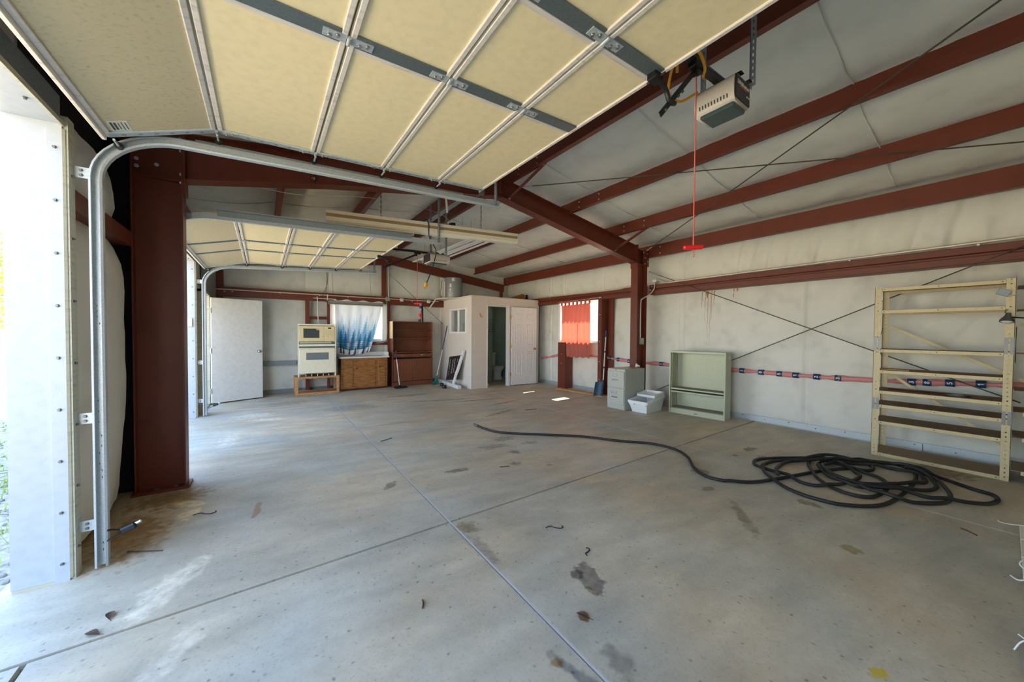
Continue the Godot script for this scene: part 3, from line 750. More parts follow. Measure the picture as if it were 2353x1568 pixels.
func build_left_wall():
	var w := struct("wall_left", "steel wall with two overhead door openings")
	for q in [[-9.5, -8.53, 0.0, 3.3], [-8.53, -7.68, 2.04, 3.3], [-7.68, -7.35, 0.0, 3.3], [-7.35, -4.28, 2.47, 3.3], [-4.28, -2.95, 0.0, 3.3], [-2.95, 0.20, 2.47, 3.3], [0.20, 1.3, 0.0, 3.3]]:
		var s := ns(); bx(s, V(-1.062, q[2], q[0]), V(-1.046, q[3], q[1])); part(w, "wall_skin", s, M.white_steel)
	var sd := ns(); bx(sd, V(-1.046, 0.0, -4.28), V(-1.042, 3.0, -3.05)); part(w, "gap_shade_panel", sd, M.rubber)  # added near-black panel: paints the shade in the gap beside the column
	sd = ns(); bx(sd, V(-1.046, 0.0, -4.285), V(-0.87, 3.0, -4.26)); part(w, "gap_shade_panel", sd, M.rubber)  # second dark panel added across the gap, shade put in as colour
	# vinyl behind the column and above the openings
	for q in [[-4.04, -3.03, 0.06, 2.62, 0.20], [-9.3, -8.6, 0.0, 3.0, 0.05], [-8.6, -7.4, 2.12, 3.0, 0.03], [-7.4, -4.3, 2.6, 3.05, 0.04], [-2.95, 0.2, 2.6, 3.05, 0.04], [0.25, 1.1, 0.0, 3.0, 0.05]]:
		var s := ns()
		fn = func(u: float, v: float):
			var z := lerpf(q[0], q[1], u)
			var y := lerpf(q[2], q[3], v)
			var b: float = q[4] * pow(maxf(sin(PI * clampf(u * 0.9 + 0.02, 0.0, 1.0)), 0.0), 0.18 if q[4] > 0.1 else 0.45) * (1.0 - (0.6 * exp(-pow((y - 2.1) / 0.12, 2.0)) if q[4] > 0.1 else 0.0)) * pow(maxf(sin(PI * clampf(v * 0.9 + 0.08, 0.0, 1.0)), 0.0), 0.35)
			return Vector3(-1.03 + b + 0.01 * wob.get_noise_2d(z * 3.0, y * 3.0), y, z)
		sheet(s, 24, 24, fn, false, Vector3.RIGHT)
		part(w, "insulation_strip", s, M.vinyl)
	for q in [[-2.93, 0.185, "over the open door beside the viewer"], [-7.33, -4.30, "over the farther open door"]]:
		var h := struct("trim_1" if q[0] > -4.0 else "trim_2", "white steel header trim " + q[2])
		var s := ns(); bx(s, V(-1.06, 2.45, q[0]), V(-0.86, 2.456, q[1])); part(h, "soffit", s, M.white_steel)
		s = ns(); bx(s, V(-0.868, 2.444, q[0]), V(-0.856, 2.47, q[1])); part(h, "lip", s, M.trim_edge)
		s = ns(); bx(s, V(-1.06, 2.456, q[0]), V(-0.87, 2.60, q[1])); part(h, "header_channel", s, M.galvdull)
		var pts := []
		for k in 8: pts.append(V(-0.90, 2.449, q[0] + 0.25 + k * 0.36))
		bolts(h, pts, Vector3.DOWN, M.bare, 0.006, "screw")
	for q in [[-2.93, 1.0, "trim_3", "white steel jamb trim at the edge of the doorway beside the viewer"], [0.19, -1.0, "trim_4", "white steel jamb trim at the doorway edge behind the viewer"], [-7.33, 1.0, "trim_5", "white steel jamb trim with the keypad"], [-4.30, -1.0, "trim_6", "white steel jamb trim behind the dark column"]]:
		jamb(struct(q[2], q[3]), q[0], q[1])
	# short girt between jamb and column
	var t := thing("wall_girt", "short red girt between the white jamb and the dark column", "beam")
	var s := ns(); extr(s, P2([-0.86, 2.04, -1.03, 2.04, -1.03, 2.045, -0.866, 2.045, -0.866, 2.145, -0.90, 2.15, -0.90, 2.155, -0.86, 2.155]), along_z(-4.09), 1.07); part(t, "channel", s, M.red)
	t = thing("keypad", "small grey keypad box on the white jamb of the farther doorway", "keypad", V(-0.915, 1.495, -7.322))
	s = ns(); bbox(s, V(0, 0, 0.012), V(0.06, 0.14, 0.024), 0.008); part(t, "case", s, M.opener)
	s = ns(); bbox(s, V(0, -0.035, 0.026), V(0.048, 0.055, 0.006), 0.002); part(t, "cover", s, M.opener)
	# the man door, swung in
	var d := struct("door_1", "flat white entry door standing open beside the farther doorway")
	var ang := atan2(0.31, 0.77)
	var b := Basis(Vector3.UP, -ang * -1.0)
	d.position = V(-0.785, 0.0, -8.52); d.rotation.y = -atan2(0.31, 0.77) * -1.0
	s = ns(); bbox(s, V(0.415, 1.005, 0.0), V(0.83, 1.97, 0.044), 0.003); part(d, "leaf", s, M.paint_white)
	s = ns(); bx(s, V(0.832, 0.02, -0.02), V(0.836, 1.98, 0.02)); part(d, "edge_strip", s, M.trim_edge)
	for sg in [1.0, -1.0]:
		s = ns(); lathe(s, [[0, 0], [0.032, 0], [0.032, 0.008], [0.014, 0.014], [0.013, 0.035], [0.026, 0.045], [0.03, 0.058], [0.022, 0.07], [0, 0.072]], 16, frame(V(0.765, 0.965, 0.022 * sg), V(0, 0, sg))); part(d, "knob", s, M.chrome, "round chrome knob")
	s = ns(); bx(s, V(0.836, 0.93, -0.012), V(0.838, 0.99, 0.012)); part(d, "latch_plate", s, M.chrome)
	for y in [0.25, 1.0, 1.75]:
		s = ns(); cyl(s, V(-0.008, y - 0.05, 0.024), V(-0.008, y + 0.05, 0.024), 0.008); part(d, "hinge", s, M.chrome)
	var fr := struct("trim_7", "white entry door frame beside the farther doorway")
	for q in [[V(-1.08, 0, -7.70), V(-0.80, 2.06, -7.66)], [V(-1.08, 0, -8.57), V(-0.80, 2.06, -8.53)], [V(-1.08, 2.02, -8.57), V(-0.80, 2.06, -7.66)]]:
		s = ns(); bx(s, q[0], q[1]); part(fr, "frame_board", s, M.trim_edge)
	s = ns(); bx(s, V(-1.08, 0.0, -8.53), V(-0.80, 0.02, -7.70)); part(fr, "threshold", s, M.galvdull)

# ---------------------------------------------------------------- overhead doors, tracks and openers
func sweep(s: SurfaceTool, path: Array, prof: Array, z: float):   # profile points (out from the path, along z), swept along a line in the xy plane
	var n := path.size()
	var rows := []
	for i in n:
		var d: Vector2 = (path[mini(i + 1, n - 1)] - path[maxi(i - 1, 0)]).normalized()
		var o := Vector2(-d.y, d.x)
		var r := []
		for p in prof: r.append(V(path[i].x + o.x * p.x, path[i].y + o.y * p.x, z + p.y))
		rows.append(r)
	var m := prof.size()
	var cw := Geometry2D.is_polygon_clockwise(PackedVector2Array(prof))
	for k in m:
		s.set_smooth_group(k + 1)
		var k2 := (k + 1) % m
		for i in n - 1:
			var q := [rows[i][k], rows[i][k2], rows[i + 1][k2], rows[i + 1][k]]
			if cw: q.reverse()
			for j in [0, 1, 2, 0, 2, 3]: s.add_vertex(q[j])
	s.set_smooth_group(-1)

func c_profile(dir: float) -> Array:   # rolled door track: a channel that opens towards dir in z
	var r := []
	for p in [[-0.026, 0.0], [-0.026, 0.034], [-0.017, 0.040], [-0.016, 0.037], [-0.023, 0.032], [-0.023, 0.003], [0.023, 0.003], [0.023, 0.032], [0.014, 0.040], [0.016, 0.043], [0.026, 0.036], [0.026, 0.0]]: r.append(Vector2(p[0], p[1] * dir))
	return r

func door_track(label: String, z: float, dir: float, y_end: float, xe: float, lift: float):
	var t := thing("door_track", label, "track", Vector3.ZERO, "overhead door tracks")
	var x := -0.755
	var s := ns(); sweep(s, [Vector2(x, 0.015), Vector2(x, 2.21 + lift)], c_profile(dir), z); part(t, "vertical_track", s, M.galv)
	var arc := []
	var a := Vector2(x, 2.21 + lift); var e := Vector2(-0.36, 2.515 + lift)
	for k in 13:
		var q := PI * 0.5 * k / 12.0
		arc.append(Vector2(lerpf(a.x, e.x, 1.0 - cos(q)), lerpf(a.y, e.y, sin(q)) + 0.02 * sin(q) * 0.0))
	s = ns(); sweep(s, arc, c_profile(dir), z); part(t, "curved_track", s, M.galv)
	s = ns(); sweep(s, [e, Vector2(xe, y_end)], c_profile(dir), z); part(t, "horizontal_track", s, M.galv)
	s = ns(); bar(s, V(e.x + 0.02, e.y + 0.03, z - 0.006 * dir), V(xe - 0.4, lerpf(e.y, y_end, 0.83) + 0.03, z - 0.006 * dir), 0.004, 0.05); bar(s, V(e.x + 0.02, e.y + 0.055, z - 0.03 * dir), V(xe - 0.4, lerpf(e.y, y_end, 0.83) + 0.055, z - 0.03 * dir), 0.05, 0.004); part(t, "track_angle", s, M.galvdull)
	for y in [0.255, 0.865, 2.235 + lift]:
		s = ns(); bx(s, V(-0.845, y - 0.03, z - 0.004), V(-0.775, y + 0.03, z + 0.002)); bx(s, V(-0.85, y - 0.03, z - 0.03), V(-0.845, y + 0.03, z + 0.004)); part(t, "jamb_bracket", s, M.galv)
		bolts(t, [V(-0.815, y + 0.012, z + 0.003), V(-0.815, y - 0.014, z + 0.003)], Vector3.BACK, M.bare, 0.006)
	var slots := ns()
	for y in [0.10, 0.14, 0.52, 0.56, 0.60, 0.66, 0.70, 0.76, 0.84, 0.90, 0.96, 1.40, 1.44, 1.47, 1.50]:
		for sg in [-1.0, 1.0]: bbox(slots, V(x + 0.009 * sg * float(int(y * 100) % 3 == 0), y, z + 0.0005 * dir), V(0.006, 0.014, 0.0055), 0.0015)
	part(t, "track_slot_fills", slots, M.bare)  # solid bare metal pieces standing in for the slots punched in the track
	var ym := lerpf(e.y, y_end, 0.95)
	s = ns(); angle_iron(s, V(xe - 0.06, ym, z), V(xe - 0.06, y_roof(xe) - 0.03, z)); part(t, "hanger", s, M.galvdull)
	bolts(t, [V(xe - 0.03, y_end + 0.004, z - 0.002), V(xe - 0.03, y_end - 0.012, z - 0.002)], V(0, 0, -1), M.bare, 0.006)
	return t

func angle_iron(s: SurfaceTool, a: Vector3, e: Vector3):   # slotted angle, straight up
	var n := maxi(2, int((e.y - a.y) / 0.04))
	for leg in 2:
		var ox := V(0.034, 0, 0) if leg == 0 else V(0, 0, 0.034)
		for k in n:
			var y0 := lerpf(a.y, e.y, float(k) / n); var y1 := lerpf(a.y, e.y, float(k + 1) / n)
			var m := (y1 - y0) * 0.5
			var t := V(0.003, 0, 0.003)
			bx(s, V(a.x, y0, a.z), V(a.x, y0 + m, a.z) + ox + t * (V(0, 0, 1) if leg == 0 else V(1, 0, 0)))
			for sd in [0.0, 0.66]:
				bx(s, V(a.x, y0 + m, a.z) + ox * sd, V(a.x, y1, a.z) + ox * (sd + 0.34) + t * (V(0, 0, 1) if leg == 0 else V(1, 0, 0)))

func hinge_at(par: Node, p: Vector3, b: Basis, w: float):   # two plates and a knuckle; b.x across the joint, b.y away from the board
	var s := ns()
	box(s, p + b * V(-0.055, 0.002, 0), V(0.09, 0.004, w), b); box(s, p + b * V(0.055, 0.002, 0), V(0.09, 0.004, w), b)
	part(par, "hinge", s, M.galv)
	s = ns(); cyl(s, p + b * V(0, 0.008, -w * 0.5), p + b * V(0, 0.008, w * 0.5), 0.008, -1.0, 10); part(par, "hinge_knuckle", s, M.galv)
	bolts(par, [p + b * V(-0.075, 0.004, 0.008), p + b * V(-0.045, 0.004, -0.008), p + b * V(0.045, 0.004, 0.008), p + b * V(0.075, 0.004, -0.008)], b.y, M.chrome, 0.007)

func overhead_door(label: String, pts: Array, z0: float, z1: float, stiles: Array, big: float):
	var t := thing("overhead_door", label, "garage door")
	for k in pts.size() - 1:
		var a: Vector2 = pts[k]; var e: Vector2 = pts[k + 1]
		var d := (e - a).normalized()
		var b := Basis(V(d.x, d.y, 0), V(d.y, -d.x, 0), V(0, 0, -1))   # y faces down into the room
		var len := (e - a).length()
		var o := V(a.x, a.y, 0)
		var c := o + b * V(len * 0.5, 0, 0)
		var zc := (z0 + z1) * 0.5; var zw := z1 - z0
		var s := ns(); box(s, V(c.x, c.y, zc) + b * V(0, -0.018, 0), V(len - 0.006, 0.036, zw), b)
		var sec := part(t, "door_section", s, M.cream_old if k == 0 else M.cream)
		for sd in 2:
			var u: float = 0.018 if sd == 0 else len - 0.018
			s = ns(); bbox(s, o + b * V(u, 0.004, 0) + V(0, 0, zc), V(0.024, 0.012, zw), 0.003, b); part(sec, "edge_rail", s, M.rail)
		for q in stiles:
			s = ns(); bbox(s, o + b * V(len * 0.5, 0.0045, 0) + V(0, 0, q), V(len - 0.06, 0.009, big), 0.002, b)
			for w in [-1.0, 1.0]: pass
			var st := part(sec, "stile", s, M.stile)
			s = ns()
			for n in 9:
				for w in [-0.3, 0.3]:
					cyl(s, o + b * V(0.07 + n * (len - 0.14) / 8.0 + 0.012 * sin(n * 5.0), 0.009, 0) + V(0, 0, q + big * w), o + b * V(0.07 + n * (len - 0.14) / 8.0 + 0.012 * sin(n * 5.0), 0.0096, 0) + V(0, 0, q + big * w), 0.0022, -1.0, 6)
			part(st, "punched_hole_fills", s, M.bare).set_meta("kind", "stuff")  # bare metal discs in place of the holes punched through the stile
			s = ns(); bbox(s, o + b * V(len * 0.5, 0.0015, 0) + V(0, 0, q - big * 0.5 - 0.018), V(len - 0.06, 0.003, 0.026), 0.001, b); part(sec, "stile_backing", s, M.rail)
		for sd in 2:
			var q: float = (z0 + 0.026) if sd == 0 else (z1 - 0.026)
			s = ns(); bbox(s, o + b * V(len * 0.5, 0.006, 0) + V(0, 0, q), V(len - 0.03, 0.012, 0.05), 0.003, b); var st := part(sec, "end_stile", s, M.galv)
			s = ns()
			for n in 6: box(s, o + b * V(0.08 + n * (len - 0.16) / 5.0, 0.012, 0) + V(0, 0, q), V(0.02, 0.001, 0.008), b)
			part(st, "punched_slot_fills", s, M.bare).set_meta("kind", "stuff")  # thin metal plates in place of the end stile's open punched slots
		if k > 0:
			for q in stiles: hinge_at(sec, o + b * V(0, 0.009, 0) + V(0, 0, q), b, 0.045)
			for sd in 2:
				var q: float = (z0 + 0.03) if sd == 0 else (z1 - 0.03)
				hinge_at(sec, o + b * V(0, 0.012, 0) + V(0, 0, q), b, 0.04)
		# rollers
		for sd in 2:
			var q: float = z0 if sd == 0 else z1
			var dd := -1.0 if sd == 0 else 1.0
			var at := o + b * V(0.0 if k > 0 else 0.03, 0.035, 0)
			if k == pts.size() - 2:
				var at2 := o + b * V(len - 0.03, 0.05, 0)
				s = ns(); cyl(s, V(at2.x, at2.y, q - 0.02 * dd), V(at2.x, at2.y, q + 0.055 * dd), 0.006); box(s, V(at2.x, at2.y - 0.0, q - 0.02 * dd) + b * V(0, -0.02, 0), V(0.06, 0.05, 0.02), b); part(sec, "top_bracket", s, M.chrome)
			s = ns(); cyl(s, V(at.x, at.y, q - 0.03 * dd), V(at.x, at.y, q + 0.055 * dd), 0.006); part(sec, "roller_shaft", s, M.galv)
			s = ns(); cyl(s, V(at.x, at.y, q + 0.045 * dd), V(at.x, at.y, q + 0.062 * dd), 0.02); part(sec, "roller", s, M.black)
	var p0: Vector2 = pts[0]
	var s2 := ns(); cyl(s2, V(p0.x - 0.012, p0.y + 0.01, z0), V(p0.x - 0.012, p0.y + 0.01, z1), 0.016, -1.0, 10); part(t, "bottom_seal", s2, M.rubber)
	s2 = ns(); bbox(s2, V(p0.x - 0.002, p0.y - 0.002, (z0 + z1) * 0.5), V(0.02, 0.045, z1 - z0), 0.003); part(t, "seal_retainer", s2, M.rail)
	return t

func opener(label: String, x: float, y: float, z: float, x_door: float, y_door: float, brand: bool, k: float, reach: float, turn: float):
	# motor head: x,y,z is the middle of its underside, k its size; reach is how far past the door the trolley stands
	var t := thing("door_opener", label, "door opener")
	var f := Transform3D(Basis(Vector3.UP, turn) * Basis().scaled(V(k, 1, k)), V(x, y, z))
	var s := ns()
	extr(s, P2([-0.10, 0.03, -0.085, 0.0, 0.085, 0.0, 0.10, 0.03, 0.107, 0.08, 0.104, 0.12, 0.09, 0.15, 0.06, 0.165, -0.06, 0.165, -0.09, 0.15, -0.104, 0.12, -0.107, 0.08]), f * Transform3D(Basis(), V(0, 0.012, -0.125)), 0.235, true)
	part(t, "housing", s, M.opener)
	s = ns(); bbox(s, f * V(0, 0.006, 0), V(0.165, 0.03, 0.20), 0.008, f.basis); part(t, "light_lens", s, M.lens)
	s = ns(); bbox(s, f * V(0.0, 0.095, 0.114), V(0.190, 0.135, 0.008), 0.002, f.basis)
	var lab := part(t, "end_panel", s, M.label, "dark end panel with white lettering" if brand else "dark end panel")
	if brand:
		var b := Basis(V(1, 0, 0), V(0, 1, 0), V(0, 0, 1))
		letters(lab, "brand_lettering", "LiftMaster", 0.032, V(x + 0.005, y + 0.125, z + 0.1185), b, M.white, 0.001, true)
		letters(lab, "stripe_lettering", "PROFESSIONAL", 0.014, V(x + 0.005, y + 0.106, z + 0.1185), b, M.cord_red, 0.001, true)
		for q in [0.055, 0.078]:
			s = ns(); lathe(s, [[0, 0], [0.007, 0], [0.005, 0.002], [0, 0.002]], 12, frame(V(x + q, y + 0.075, z + 0.118), V(0, 0, 1))); part(lab, "adjuster", s, M.white)
			s = ns(); box(s, V(x + q, y + 0.05, z + 0.118), V(0.006, 0.026, 0.002)); part(lab, "adjuster_slot", s, M.black)
	for n in 10:
		s = ns(); box(s, f * V(-0.101, 0.05, -0.09 + n * 0.018), V(0.008, 0.022, 0.006), f.basis * Basis(Vector3.BACK, 0.25)); part(t, "vent_slot", s, M.lens)
	for n in 8:
		s = ns(); box(s, f * V(0.101, 0.05, -0.08 + n * 0.02), V(0.008, 0.022, 0.006), f.basis * Basis(Vector3.BACK, -0.25)); part(t, "vent_slot", s, M.case_dusty)
	var yr := y + 0.19
	s = ns(); bar(s, V(x + 0.05, yr, z), V(-0.80, yr - 0.10, z), 0.032, 0.03); part(t, "rail", s, M.black)
	s = ns(); bar(s, V(x + 0.02, yr + 0.03, z + 0.012), V(x - 0.9, yr - 0.02, z + 0.012), 0.008, 0.008); part(t, "chain", s, M.bare)
	var xt := x_door + reach
	var yt := yr - 0.04
	s = ns(); bbox(s, V(xt, yt + 0.015, z), V(0.11, 0.05, 0.05), 0.006); bbox(s, V(xt - 0.02, yt - 0.02, z), V(0.03, 0.05, 0.03), 0.004); part(t, "trolley", s, M.black)
	# bent arm: from the trolley down, then up to the door bracket
	var low := V(x_door + 0.11, y_door - 0.10, z)   # the bend of the arm
	s = ns(); bar(s, V(xt - 0.02, yt - 0.02, z), low + V(-0.10, -0.095, 0), 0.006, 0.028, V(0.7, 0.7, 0)); part(t, "straight_arm", s, M.black)
	s = ns(); tube(s, curve([low + V(0.03, 0.01, 0.004), low + V(-0.02, 0.0, 0.004), low + V(-0.06, 0.05, 0.004), V(x_door - 0.03, y_door - 0.02, z + 0.004)], 6), 0.013, 8); part(t, "curved_arm", s, M.black)
	bolts(t, [low + V(0.06, 0.06, 0.004), low + V(0.10, 0.10, 0.004), low + V(-0.06, -0.06, 0.004)], Vector3.BACK, M.bare, 0.006)
	s = ns(); bbox(s, V(x_door - 0.04, y_door - 0.025, z), V(0.07, 0.04, 0.05), 0.004); cyl(s, V(x_door - 0.03, y_door - 0.025, z - 0.05), V(x_door - 0.03, y_door - 0.025, z + 0.05), 0.007); part(t, "door_bracket", s, M.black)
	for sg in [-1.0, 1.0]:
		var xh := x + 0.03 + (0.06 if sg > 0 else -0.08)
		s = ns(); angle_iron(s, V(xh, y + 0.15, z + 0.115 * sg * k), V(xh, y_roof(xh) - 0.03, z + 0.115 * sg * k)); part(t, "hanging_bracket", s, M.galvdull)
	s = ns(); bx(s, V(x - 0.06, y + 0.178, z - 0.13), V(x - 0.02, y + 0.184, z + 0.13)); bx(s, V(x + 0.06, y + 0.178, z - 0.13), V(x + 0.10, y + 0.184, z + 0.13)); part(t, "mounting_strap", s, M.black)
	return [t, V(xt, yt - 0.03, z)]

func release_cord(t: Node3D, a: Vector3, y: float):
	var s := ns(); tube(s, [a, V(a.x, (a.y + y) * 0.5, a.z), V(a.x, y, a.z)], 0.0035, 6); part(t, "release_rope", s, M.cord_red)
	s = ns(); tube(s, curve([V(a.x, y - 0.01, a.z), V(a.x + 0.004, y - 0.03, a.z), V(a.x + 0.012, y - 0.045, a.z), V(a.x + 0.004, y - 0.055, a.z)], 4), 0.0025, 5); part(t, "rope_tail", s, M.cord_red)
	s = ns(); bbox(s, V(a.x, y, a.z), V(0.115, 0.024, 0.022), 0.006, Basis(Vector3.UP, -0.617) * Basis(Vector3.BACK, 0.04)); part(t, "red_handle", s, M.redplastic, "bright red pull handle")

func build_doors():
	var d1 = overhead_door("raised cream overhead door beside the viewer with grey metal stiles", [Vector2(-0.70, 2.43), Vector2(-0.225, 2.612), Vector2(0.31, 2.637), Vector2(0.785, 2.662), Vector2(1.255, 2.687), Vector2(1.695, 2.710)], -2.885, 0.165, [-1.675, -1.065], 0.075)
	# the maker's sticker on the lowest section
	var s := ns()
	var dv := Vector2(0.475, 0.182).normalized()
	var b := Basis(V(dv.x, dv.y, 0), V(dv.y, -dv.x, 0), V(0, 0, -1))
	var at := V(-0.70, 2.43, 0) + b * V(0.085, 0.001, 0) + V(0, 0, -2.78)
	var bt := Basis(V(dv.x, dv.y, 0), V(0, 0, -1), V(dv.y, -dv.x, 0) * 1.0)
	box(s, at, V(0.08, 0.001, 0.11), b); var lb := part(d1, "maker_label", s, M.paper, "small printed paper label")
	s = ns()
	for k in 5: box(s, at + b * V(-0.028 + k * 0.014, 0.0012, 0.0), V(0.004 if k > 1 else 0.009, 0.0006, 0.085 - 0.01 * (k % 3)), b)
	part(lb, "label_print", s, M.groove)
	overhead_door("raised cream overhead door over the farther doorway, seen under the red rafter", [Vector2(-0.735, 2.36), Vector2(-0.21, 2.50), Vector2(0.28, 2.522), Vector2(0.70, 2.545), Vector2(1.13, 2.570), Vector2(1.57, 2.600)], -7.285, -4.36, [-6.13, -5.52], 0.045)
	door_track("galvanised track at the far edge of the raised door beside the viewer", -2.985, 1.0, 2.645, 1.95, 0.0)
	door_track("galvanised track at the near edge of the raised door beside the viewer", 0.265, -1.0, 2.645, 1.95, 0.0)
	door_track("galvanised track at the far edge of the farther raised door", -7.385, 1.0, 2.575, 1.88, -0.09)
	door_track("galvanised track at the farther raised door, hanging behind the dark column", -4.26, -1.0, 2.535, 1.90, -0.09)
	for q in [[V(-0.72, 0.19, -2.945), "black safety sensor on the track foot of the doorway beside the viewer"], [V(-0.70, 0.16, -7.345), "black safety sensor on the track foot of the farther doorway"]]:
		var t := thing("safety_sensor", q[1], "sensor", q[0])
		s = ns(); bbox(s, V(0.075, 0.02, 0), V(0.07, 0.035, 0.04), 0.008, Basis(Vector3.BACK, 0.35)); part(t, "body", s, M.black)
		s = ns(); bar(s, V(-0.01, 0.03, 0), V(0.06, 0.01, 0), 0.02, 0.004); bar(s, V(-0.01, -0.03, 0), V(0.05, -0.005, 0), 0.02, 0.004); part(t, "clip", s, M.black)
		s = ns(); cyl(s, V(0.10, 0.035, 0), V(0.125, 0.045, 0), 0.010); part(t, "eye", s, M.chrome)
	var o = opener("pale garage door opener with dark lettered end panel hanging beyond the nearest door", 2.39, 2.755, -1.075, 1.695, 2.71, true, 1.0, 0.37, 0.0)
	release_cord(o[0], o[1], 1.875)
	var o2 = opener("smaller looking pale garage door opener hanging beyond the farther raised door", 2.49, 2.56, -5.82, 1.57, 2.60, false, 1.5, 0.58, -PI / 2)
	release_cord(o2[0], o2[1], 1.86)
	# yellow power lead looped over the first opener
	var t := thing("yellow_cable", "yellow power cable looped over the garage door opener", "cable")
	s = ns(); tube(s, curve([V(2.30, 2.93, -1.19), V(2.20, 2.86, -1.24), V(2.05, 2.82, -1.22), V(1.92, 2.80, -1.16), V(1.82, 2.86, -1.05), V(1.92, 2.90, -1.0), V(2.05, 2.88, -1.02), V(2.20, 2.93, -1.10), V(2.36, 3.0, -1.12), V(2.45, 2.98, -1.10), V(2.47, 2.94, -1.09)], 8), 0.008, 8); part(t, "lead", s, M.yellow)
	s = ns(); tube(s, curve([V(1.95, 3.05, -1.12), V(1.92, 2.95, -1.11), V(1.94, 2.86, -1.12)], 6), 0.008, 8); part(t, "lead", s, M.yellow)

# ---------------------------------------------------------------- the end wall
func frame_boards(par: Node, lst: Array, n: String, m: Material, r := 0.003):
	for q in lst:
		var s := ns(); bbox(s, (q[0] + q[1]) * 0.5, (q[1] - q[0]).abs(), r); part(par, n, s, m)

func build_end_wall():
	var w := struct("window_1", "white framed window behind the printed forest curtain")
	frame_boards(w, [[V(1.28, 1.15, -9.46), V(1.38, 2.08, -9.20)], [V(2.46, 1.15, -9.46), V(2.58, 2.08, -9.13)], [V(1.38, 2.0, -9.46), V(2.46, 2.08, -9.20)], [V(1.38, 1.13, -9.46), V(2.46, 1.20, -9.20)]], "frame_board", M.upvc)
	frame_boards(w, [[V(1.90, 1.2, -9.46), V(1.95, 2.0, -9.42)]], "mullion", M.upvc)
	for q in [[1.38, 1.90], [1.95, 2.46]]:
		var s0 := ns(); bx(s0, V(q[0], 1.2, -9.446), V(q[1], 2.0, -9.442)); part(w, "pane", s0, M.glass)
	var t := thing("printed_curtain", "white curtain printed with misty blue fir trees over the sink", "curtain")
	var s := ns()
	fn = func(u: float, v: float):
		var xr := 2.10 + 0.36 * pow(v, 0.75)
		var x := lerpf(1.40 - 0.04 * v, xr, u)
		var y := lerpf(0.83 + 0.05 * pow(absf(u - 0.45) * 2.0, 2.0) + 0.02 * wob.get_noise_1d(u * 5.0), 2.12 - 0.02 * sin(u * 19.0), v)
		var z := -9.06 + 0.022 * sin(u * 26.0 + 2.0 * v) * (0.35 + 0.65 * (1.0 - v)) + 0.012 * wob.get_noise_2d(u * 6.0, v * 3.0) + 0.06 * exp(-pow(v / 0.10, 2.0))
		return Vector3(x, y, z)
	sheet(s, 60, 44, fn, true, Vector3.BACK)
	part(t, "cloth", s, M.forest)
	s = ns(); cyl(s, V(1.32, 2.115, -9.08), V(2.50, 2.105, -9.08), 0.008); part(t, "rod", s, M.galvdull)
	t = thing("hanging_strip_light", "grey strip light without tubes hanging in front of the printed curtain", "light fixture")
	s = ns(); extr(s, P2([-0.02, 0.045, 0.02, 0.045, 0.03, 0.0, 0.06, -0.035, -0.06, -0.035, -0.03, 0.0]), Transform3D(Basis(Vector3.FORWARD, Vector3.UP, Vector3.RIGHT), V(1.23, 2.045, -8.98)), 1.20); part(t, "housing", s, M.boxgrey)
	for x in [1.33, 2.16]:
		s = ns(); cyl(s, V(x, 2.09, -8.98), V(x - 0.03, 2.95 if x < 2.0 else 3.02, -9.02), 0.0025, -1.0, 5); part(t, "hanging_wire", s, M.wire)
	# conduit run on the girt
	t = thing("conduit_run", "pale electrical conduit along the end wall girt with junction boxes", "conduit")
	s = ns(); cyl(s, V(-0.80, 2.205, -9.075), V(3.95, 2.225, -9.075), 0.012, -1.0, 10); part(t, "conduit", s, M.conduit)
	s = ns(); cyl(s, V(2.60, 2.21, -9.07), V(2.60, 3.05, -9.07), 0.012, -1.0, 10); part(t, "conduit", s, M.conduit)
	s = ns(); tube(s, curve([V(2.56, 2.16, -9.07), V(2.56, 1.9, -9.07), V(2.56, 1.3, -9.07), V(2.54, 1.17, -9.07), V(2.45, 1.11, -9.07), V(2.30, 1.10, -9.08)], 6), 0.012, 8); part(t, "conduit", s, M.galvdull)
	for q in [[2.575, 0.10, "grey junction box"], [2.93, 0.08, "pale outlet box"], [3.66, 0.08, "pale outlet box"]]:
		s = ns(); bbox(s, V(q[0], 2.21, -9.06), V(q[1], q[1] * 0.95, 0.055), 0.004); var bxp := part(t, "junction_box", s, M.boxgrey if q[1] > 0.09 else M.pipe, q[2])
		if q[1] < 0.09:
			s = ns()
			for k in 2: box(s, V(q[0] + 0.012 * (k * 2 - 1), 2.212, -9.032), V(0.005, 0.018, 0.002))
			part(bxp, "sockets", s, M.dark)
	for x in [0.3, 1.05, 1.65, 3.2]:
		s = ns(); bx(s, V(x, 2.185, -9.09), V(x + 0.02, 2.225, -9.060)); part(t, "strap", s, M.galv)
	t = thing("white_pole", "thin white pole standing behind the wall oven", "pole")
	s = ns(); cyl(s, V(1.03, 1.55, -9.06), V(1.01, 2.17, -9.06), 0.010, -1.0, 8); part(t, "pole", s, M.pipe)
	s = ns(); cyl(s, V(0.93, 2.13, -9.05), V(1.40, 2.13, -9.05), 0.009, -1.0, 8); part(t, "cross_pipe", s, M.pipe)
	t = thing("hanging_wires", "red and brown wires dangling from the rafter beside the printed curtain", "wire")
	for q in [[V(1.19, 2.86, -9.05), V(1.20, 2.45, -9.02), V(1.13, 2.25, -9.02), V(1.12, 2.10, -9.02), V(1.20, 2.04, -9.02)], [V(1.23, 2.86, -9.05), V(1.21, 2.5, -9.02), V(1.18, 2.3, -9.02), V(1.22, 2.15, -9.02), V(1.23, 2.04, -9.02)]]:
		s = ns(); tube(s, curve(q, 6), 0.004, 6); part(t, "wire", s, M.wire)
	s = ns(); bbox(s, V(1.21, 2.16, -9.0), V(0.02, 0.14, 0.012), 0.003); part(t, "tag", s, M.paper)

